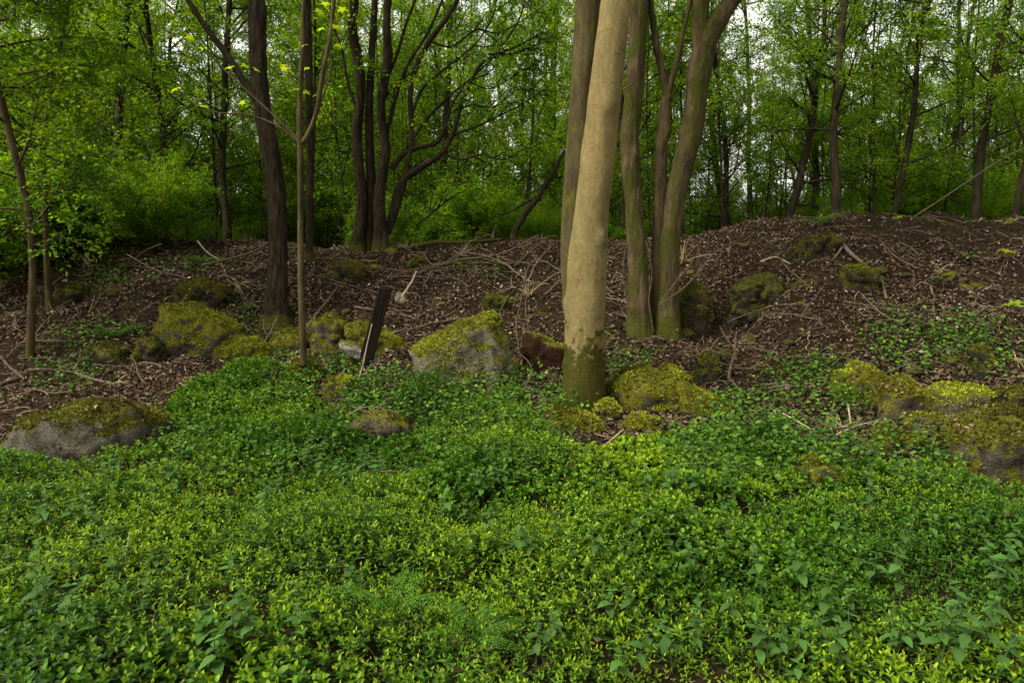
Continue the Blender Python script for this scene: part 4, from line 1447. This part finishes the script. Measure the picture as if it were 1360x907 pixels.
# ------------------------------------------------------------------ leaf litter and small twigs on the bank
BOUND = [(-300, 600), (0, 606), (40, 618), (120, 630), (195, 600), (212, 552), (250, 515), (330, 497), (400, 505), (440, 535), (500, 540), (560, 508),
         (640, 520), (690, 522), (712, 556), (735, 584), (770, 594), (800, 586), (830, 574), (900, 570), (960, 560), (1010, 560), (1060, 580), (1090, 610), (1150, 612),
         (1250, 620), (1330, 650), (1420, 645), (1700, 640)]
_ba, _by = [], []
for px, py in BOUND:
    p = ground_at(px, py + 8)
    _ba.append(p[0] / p[1])
    _by.append(p[1])


def cover_edge(x, y):
    """distance (m) inside the ground cover's far edge; negative beyond it"""
    e = np.interp(x / np.maximum(y, .3), _ba, _by)
    q = np.stack([x, y, np.zeros_like(x)], -1)
    return e - y + 0.22 * fbm(q * 2.6, 3)


rng = np.random.default_rng(41)
n = 190000
y = rng.uniform(4.8, 14.2, n)
x = rng.uniform(-1, 1, n) * (0.82 * y + 1.6)
q = np.stack([x, y, np.zeros(n)], -1)
dens = 0.72 + 0.75 * fbm(q * 0.8 + 3, 3)
bare = np.clip((x - 4.6) / 1.2, 0, 1) * np.clip((y - 10.6) / .8, 0, 1)
dens = dens * (1 - .85 * bare)
keep = (cover_edge(x, y) < .25) & (rng.uniform(0, 1, n) < dens)
x, y = x[keep], y[keep]
n = len(x)
z = terrain(x, y)
e = .05
N = nrm(np.stack([terrain(x - e, y) - terrain(x + e, y), terrain(x, y - e) - terrain(x, y + e), np.full(n, 2 * e)], -1))
N = nrm(N + rng.normal(0, .38, (n, 3)))
D = rng.normal(0, 1, (n, 3))
D = nrm(D - N * (D * N).sum(1, keepdims=True))
L = rng.uniform(.022, .07, n) * rng.uniform(.75, 1.1, n)
P = np.stack([x, y, z + rng.uniform(.004, .035, n)], -1)
V, F, k = leaf_quads(P, D, N, L, L * rng.uniform(.45, .8, n), fold=.7, curl=.25)
PAL = np.array([(.072, .046, .029), (.110, .075, .050), (.029, .020, .013), (.18, .138, .10), (.092, .048, .026), (.056, .041, .026), (.28, .23, .165)])
c = PAL[rng.choice(len(PAL), n, p=[.27, .17, .26, .05, .12, .12, .01])]
obj('leaf_litter', mesh_np('leaf_litter', V, F, M_LITTER, np.repeat(c, k, 0)), kind='stuff', label='brown dead leaves strewn over the bank', category='leaf litter')

rng = np.random.default_rng(42)
g_ = Geo()
for k in range(2600):
    y = rng.uniform(5, 13.4)
    x = rng.uniform(-1, 1) * (0.8 * y + 1.2)
    a = rng.uniform(0, 6.28)
    l = rng.uniform(.08, .34)
    t = np.linspace(-.5, .5, 4)
    xs = x + np.cos(a) * l * t + rng.normal(0, .012, 4)
    ys = y + np.sin(a) * l * t + rng.normal(0, .012, 4)
    g_.add(*tube(np.stack([xs, ys, np.zeros(4)], -1), np.array([.004, .0038, .003, .002]) * rng.uniform(.7, 1.3), 3), col=np.array((.20, .145, .095)) * rng.uniform(.35, 1.5))
Vt = np.concatenate(g_.V)
Vt[:, 2] += terrain(Vt[:, 0], Vt[:, 1]) + rng.uniform(.012, .05, 1)
g_.V = [Vt]
obj('twig_litter', g_.mesh('twig_litter', M_STRAW), kind='stuff', label='fine dead twigs strewn over the leaf litter', category='twig litter')

# ------------------------------------------------------------------ ground cover: leafy shoots
rng = np.random.default_rng(51)
DENS = 1640
n = int(DENS * 73)
y = np.sqrt(rng.uniform(1.3 ** 2, 8.6 ** 2, n))
x = rng.uniform(-1, 1, n) * (0.80 * y + 1.0)
ed = cover_edge(x, y)
q = np.stack([x, y, np.zeros(n)], -1)
clump = fbm(q * 1.5 + 40, 3)
keep = (ed > rng.uniform(-.08, .22, n)) & (rng.uniform(0, 1, n) < (.95 + .3 * clump) * np.where(y < 4.2, 1, .56))
x, y, clump, ed, q = x[keep], y[keep], clump[keep], ed[keep], q[keep]
n = len(x)
hcan = .07 + .17 * np.clip(fbm(q * 1.0 + 9, 2) + .45, 0, 1.3) + .09 * np.clip(fbm(q * 3.2, 2), -1, 1)
hcan = hcan * np.clip(ed * 2 + .45, .35, 1)
z = terrain(x, y)
sp = (fbm(q * .9 + 120, 3) + rng.normal(0, .16, n)) > .12 + .22 * np.clip(3.8 - y, 0, 1)          # a second, broader-leaved plant in drifts
vig = rng.uniform(.7, 1.2, n) * (1 + .3 * fbm(q * 2 + 77, 2))
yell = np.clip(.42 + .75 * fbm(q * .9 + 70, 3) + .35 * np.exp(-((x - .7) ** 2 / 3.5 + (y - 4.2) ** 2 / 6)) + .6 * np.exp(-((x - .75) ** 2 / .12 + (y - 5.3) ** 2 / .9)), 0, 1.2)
lean = rng.normal(0, .42, (n, 2))
g_ = Geo()
top = np.stack([x, y, z + hcan * rng.uniform(.55, 1.12, n)], -1)
stem = nrm(np.concatenate([lean, np.ones((n, 1))], 1))
az0 = rng.uniform(0, 2 * math.pi, n)
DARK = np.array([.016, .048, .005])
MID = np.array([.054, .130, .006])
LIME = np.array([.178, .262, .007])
for tier in range(4):
    for side in (0, 1):
        m = rng.uniform(0, 1, n) < np.where(y < 4.2, (1, 1, .95, .7)[tier], (1, 1, .8, .25)[tier])
        a = az0 + tier * 1.57 + side * math.pi + rng.normal(0, .25, n)
        el = np.array([.95, .45, .12, -.05])[tier] + rng.normal(0, .25, n)
        d = np.stack([np.cos(a) * np.cos(el), np.sin(a) * np.cos(el), np.sin(el)], -1) + stem * .15
        p = top - stem * (tier * .020 + rng.uniform(0, .008, n))[:, None]
        nn = nrm(stem + rng.normal(0, .25, (n, 3)) - d * .2)
        LL = np.array([.022, .030, .034, .036])[tier] * rng.uniform(.75, 1.25, n) * np.where(y < 4.2, .86, 1.06) * vig * np.where(sp, np.clip(.85 + .12 * y, 1.1, 1.35), 1)
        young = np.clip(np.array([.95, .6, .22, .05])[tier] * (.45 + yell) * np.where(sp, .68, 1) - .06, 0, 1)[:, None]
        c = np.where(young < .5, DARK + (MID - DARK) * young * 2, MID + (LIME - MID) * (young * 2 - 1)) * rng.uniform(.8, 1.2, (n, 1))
        for near in (True, False):
            s = m & ((y < 4.2) == near)
            if not s.any():
                continue
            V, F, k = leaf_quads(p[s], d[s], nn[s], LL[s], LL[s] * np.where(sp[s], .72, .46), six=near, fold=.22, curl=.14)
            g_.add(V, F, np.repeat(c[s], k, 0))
for k in range(900):                                       # trailing stems and straws caught in the leaves
    yy = rng.uniform(2.0, 6.5)
    xx = rng.uniform(-1, 1) * (.78 * yy + .5)
    i = np.argmin((x - xx) ** 2 + (y - yy) ** 2)
    if (x[i] - xx) ** 2 + (y[i] - yy) ** 2 > .01:
        continue
    a = rng.uniform(0, 6.28)
    l = rng.uniform(.06, .22)
    t = np.linspace(-.5, .5, 5)
    pts = top[i] + np.stack([np.cos(a) * l * t + rng.normal(0, .006, 5), np.sin(a) * l * t + rng.normal(0, .006, 5), -.25 * l * t ** 2 * 4 + rng.normal(.0, .004, 5)], -1)
    g_.add(*tube(pts, np.full(5, .0011), 3), col=np.array([(.055, .09, .02), (.16, .12, .07), (.07, .05, .03)])[k % 3])
m2 = 500                                                  # dead leaves caught in the cover
ii = rng.integers(0, n, m2)
dd = rng.normal(0, 1, (m2, 3)) * [1, 1, .4]
LL = rng.uniform(.02, .05, m2)
V, F, k = leaf_quads(top[ii] + rng.normal(0, .01, (m2, 3)) - [0, 0, .02], dd, nrm(rng.normal(0, .5, (m2, 3)) + [0, 0, 1]), LL, LL * .6, fold=.5)
g_.add(V, F, np.repeat(np.array([.12, .085, .035]) * rng.uniform(.3, 1.2, (m2, 1)), k, 0))
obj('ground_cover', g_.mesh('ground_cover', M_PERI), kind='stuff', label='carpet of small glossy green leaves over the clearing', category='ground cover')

# ivy and dead-nettle leaves: broader, darker patches along the rubble and on the bank
rng = np.random.default_rng(52)
XY = []
for px, py, rx, ry, cnt in ((1245, 472, 90, 36, 900), (1080, 530, 70, 45, 1300), (990, 570, 60, 40, 1000), (840, 500, 40, 24, 500), (690, 545, 70, 45, 1600),
                            (400, 525, 130, 40, 2600), (560, 540, 90, 45, 1800), (90, 505, 60, 20, 400), (130, 450, 60, 22, 500), (1150, 620, 120, 40, 1600),
                            (1000, 620, 110, 45, 1700), (680, 620, 110, 45, 1500), (300, 600, 160, 50, 1700), (1300, 470, 60, 40, 700), (330, 440, 60, 30, 400),
                            (640, 360, 50, 14, 300), (150, 360, 70, 28, 900), (270, 350, 50, 16, 350), (1180, 440, 80, 20, 300), (45, 330, 70, 40, 700)):
    th, rr = rng.uniform(0, 6.28, cnt), np.sqrt(rng.uniform(0, 1, cnt))
    step = max(1, cnt // 60)
    for k in range(0, cnt, step):
        p = ground_at(px + math.cos(th[k]) * rr[k] * rx, py + math.sin(th[k]) * rr[k] * ry)
        XY.append(p[:2] + rng.normal(0, .09, (step, 2)))
XY = np.concatenate(XY)
n = len(XY)
x, y = XY[:, 0], XY[:, 1]
P = np.stack([x, y, terrain(x, y) + rng.uniform(.03, .24, n) * np.clip(1.3 - np.abs(y - 7) * .2, .4, 1)], -1)
a = rng.uniform(0, 6.28, n)
D = np.stack([np.cos(a), np.sin(a), rng.normal(-.15, .3, n)], -1)
N = nrm(rng.normal(0, .5, (n, 3)) + np.array([0, -.2, 1.0]))
L = rng.uniform(.022, .056, n)
V, F, k = leaf_quads(P, D, N, L, L * .72, six=True, fold=.2, curl=.16)
c = np.array([(.022, .058, .008), (.042, .098, .008), (.072, .142, .009)])[rng.integers(0, 3, n)] * rng.uniform(.75, 1.3, (n, 1))
obj('ivy', mesh_np('ivy', V, F, M_NETTLE, np.repeat(c, k, 0)), kind='stuff', label='broad dark ivy and dead-nettle leaves along the rubble', category='ivy')


# ------------------------------------------------------------------ nettles: each plant a thing with stem and leaves
def nettle_leaf(rng, size):
    """toothed pointed leaf along +Y, creased on the midrib"""
    t = np.array([0, .12, .2, .32, .4, .52, .6, .72, .8, .9, 1.0])
    w = np.array([0, .26, .25, .36, .31, .33, .25, .24, .15, .13, 0]) * .92
    mid = np.stack([np.zeros(11), t, -.22 * t ** 2], 1)
    r = mid + np.stack([w, -.02 * np.ones(11), .28 * w], 1)
    l = mid + np.stack([-w, -.02 * np.ones(11), .28 * w], 1)
    V = np.concatenate([mid, r, l]) * size
    F = [[k, 11 + k, 12 + k, k + 1] for k in range(10)] + [[k, k + 1, 23 + k, 22 + k] for k in range(10)]
    c = np.array([.042, .098, .017]) * rng.uniform(.8, 1.25)
    return mesh_np('nettle_leaf', V, np.array(F), M_NETTLE, np.tile(c, (len(V), 1)))


_rng = np.random.default_rng(60)
NL = [nettle_leaf(_rng, 1.0) for _ in range(4)]


def nettle_proto(seed, H, tiers, lab, grp):
    rng = np.random.default_rng(seed)
    root = thing('nettle', lab, 'nettle', (0, -20, 0), grp)
    bend = rng.normal(0, .06, 2)
    zs = np.linspace(-.05, H, 7)
    pts = np.stack([bend[0] * (zs / H) ** 2, bend[1] * (zs / H) ** 2, zs], 1)
    V, F = tube(pts, np.linspace(.0035, .0018, 7), 5)
    obj('stem', mesh_np('stem', V, F, M_NETTLE, np.tile([.05, .09, .03], (len(V), 1))), root)
    for t in range(tiers):
        f = 1 - t * .6 / tiers
        zt = H * f
        b2 = np.array([bend[0] * f ** 2, bend[1] * f ** 2, zt])
        s = (.028 + .036 * min(1, t / 2.2)) * rng.uniform(.85, 1.15)
        for side in (0, 1):
            o = obj('leaf', NL[rng.integers(0, 4)], root, tuple(b2))
            o.rotation_euler = (.3 - .3 * t / tiers + rng.normal(0, .15) - .15 * (t > 1), rng.normal(0, .15), t * 1.57 + side * 3.14 + rng.normal(0, .2))
            o.scale = (s,) * 3
    return root


L_NET = 'leafy nettle plant with toothed dark green leaves growing through the ground cover'
nets = [nettle_proto(600 + k, h, t, L_NET, 'nettles in the ground cover') for k, (h, t) in enumerate(((.20, 4), (.26, 5), (.17, 4), (.29, 5)))]
npx = []
rng = np.random.default_rng(61)
for cx, cy, sx, sy, cnt in ((90, 790, 110, 80, 34), (60, 680, 70, 40, 14), (180, 640, 90, 25, 14), (690, 620, 50, 25, 18), (930, 640, 60, 25, 12), (1230, 660, 90, 30, 18), (400, 690, 120, 50, 14), (840, 720, 120, 60, 10),
                            (1250, 830, 90, 50, 14), (700, 730, 120, 50, 12), (330, 870, 70, 25, 8), (1080, 860, 80, 30, 6), (480, 640, 80, 25, 8), (1040, 560, 25, 14, 5), (840, 515, 20, 8, 3)):
    for k in range(cnt):
        npx.append((cx + rng.normal(0, sx * .6), cy + rng.normal(0, sy * .6)))
for k in range(75):
    npx.append((rng.uniform(0, 1360), rng.uniform(600, 905)))
npx = npx[:290]
for k, (px, py) in enumerate(npx):
    p = ground_at(px, min(py + 25, 930))
    pr = nets[k % 4]
    s = float(rng.uniform(.75, 1.2))
    if k < 4:
        pr.location, pr.rotation_euler, pr.scale = tuple(p), (0, 0, float(rng.uniform(0, 6.28))), (s,) * 3
    else:
        copy_tree(pr, tuple(p), float(rng.uniform(0, 6.28)), s, tilt=(float(rng.normal(0, .12)), float(rng.normal(0, .12))))


# ------------------------------------------------------------------ ferns
def frond_mesh(seed, L, col):
    rng = np.random.default_rng(seed)
    g_ = Geo()
    n = 12
    t = np.linspace(0, 1, n)
    mid = np.stack([.04 * np.sin(t * 3), t * L * .92, L * (.55 * t - .55 * t ** 2)], 1)
    V, F = tube(mid, np.linspace(.003, .001, n) * L / .4, 4)
    g_.add(V, F, np.array(col) * .8)
    P, D, LL = [], [], []
    for f in np.linspace(.16, .98, 15):
        i = min(int(f * (n - 1)), n - 2)
        p = mid[i] + (mid[i + 1] - mid[i]) * (f * (n - 1) - i)
        tan = nrm(mid[i + 1] - mid[i])
        pl = L * .26 * math.sin(math.pi * (f * .8 + .15)) ** .8
        for s in (-1, 1):
            d = nrm(np.array([s, 0, 0]) + tan * .45 + [0, 0, -.1])
            m = max(3, int(pl / .017))
            for j in range(m):
                u = (j + .5) / m
                pp = p + d * pl * u - np.array([0, 0, .35 * pl * u * u])
                for s2 in (-1, 1):
                    P.append(pp)
                    D.append(nrm(tan * s2 * .6 + d * .8 + rng.normal(0, .15, 3)))
                    LL.append(pl * .20 * (1 - .7 * u) + .004)
    P, D, LL = np.array(P), np.array(D), np.array(LL)
    N = nrm(np.array([0, 0, 1.0]) + rng.normal(0, .15, P.shape))
    V, F, k = leaf_quads(P, D, N, LL, LL * .42, fold=.2)
    g_.add(V, F, np.repeat(np.array(col) * rng.uniform(.8, 1.2, (len(P), 1)), k, 0))
    return g_.mesh('frond', M_NETTLE)


FR = [frond_mesh(640 + k, .42, (.048, .125, .009)) for k in range(3)]
for k, (px, py, s, nf, lab) in enumerate(((520, 850, .8, 4, 'feathery green fern with spreading fronds in the foreground ground cover'),
                                          (632, 885, .6, 5, 'smaller feathery fern half hidden in ground cover beside the spreading one'),
                                          (150, 452, 1.1, 6, 'green fern on the litter between the thin stems and the hump-backed boulder'),
                                          (433, 322, 1.4, 7, 'bright fern on the crest at the foot of the willow trunks'),
                                          (325, 415, .6, 5, 'little bright fern beside the foot of the dark furrowed trunk'),
                                          (268, 352, 1.0, 6, 'green fern on the bank above the high dark boulder'),
                                          (1090, 300, 1.1, 6, 'fern drooping over the crest above the forked root'))):
    p = ground_at(px, py)
    p[2] += .10 if py > 700 else 0
    root = thing('fern', lab, 'fern', tuple(p))
    for j in range(nf):
        o = obj('frond', FR[(j + k) % 3], root, (0, 0, .02))
        o.rotation_euler = (random.uniform(.15, .5), 0, j * 6.28 / nf + random.uniform(-.3, .3))
        o.scale = (s * random.uniform(.8, 1.15),) * 3

# ------------------------------------------------------------------ big-leaved seedlings on the bare bank
for k, (px, py, lab, nl, s) in enumerate(((1252, 385, 'seedling with one upright broad blue-green leaf on the bare bank', 4, 1.1),
                                          (1345, 425, 'broad-leaved seedling beside the ivy patch on the bank', 5, 1.2),
                                          (1290, 352, 'pale green big-leaved seedling high on the bare bank', 4, 1.0),
                                          (1338, 350, 'blue-green seedling with layered broad leaves below the crest', 5, 1.1),
                                          (1290, 305, 'bright seedling rooted in dark soil just under the crest', 4, .9),
                                          (1340, 308, 'flat yellow-green seedling spreading on the dark soil under the crest', 5, 1.0),
                                          (1268, 425, 'low seedling in the litter above the ivy patch', 4, .9),
                                          (1190, 300, 'yellow-green seedling flat on the crest above the bare bank', 4, .9))):
    p = ground_at(px, py)
    root = thing('seedling', lab, 'seedling', tuple(p))
    H = .16 * s
    V, F = tube(np.array([[0, 0, -.04], [.005, 0, H * .5], [.0, .01, H]]), [.004, .0035, .003], 5)
    obj('stem', mesh_np('stem', V, F, M_NETTLE, np.tile([.06, .09, .03], (len(V), 1))), root)
    for j in range(nl):
        o = obj('leaf', LOBED[(j + k) % 3] if k % 2 else NL[j % 4], root, (0, 0, H * random.uniform(.8, 1)))
        o.rotation_euler = (random.uniform(-.1, .6), random.uniform(-.2, .2), j * 6.28 / nl + random.uniform(-.4, .4))
        o.scale = (s * (1 if k % 2 else .15) * random.uniform(.8, 1.2),) * 3
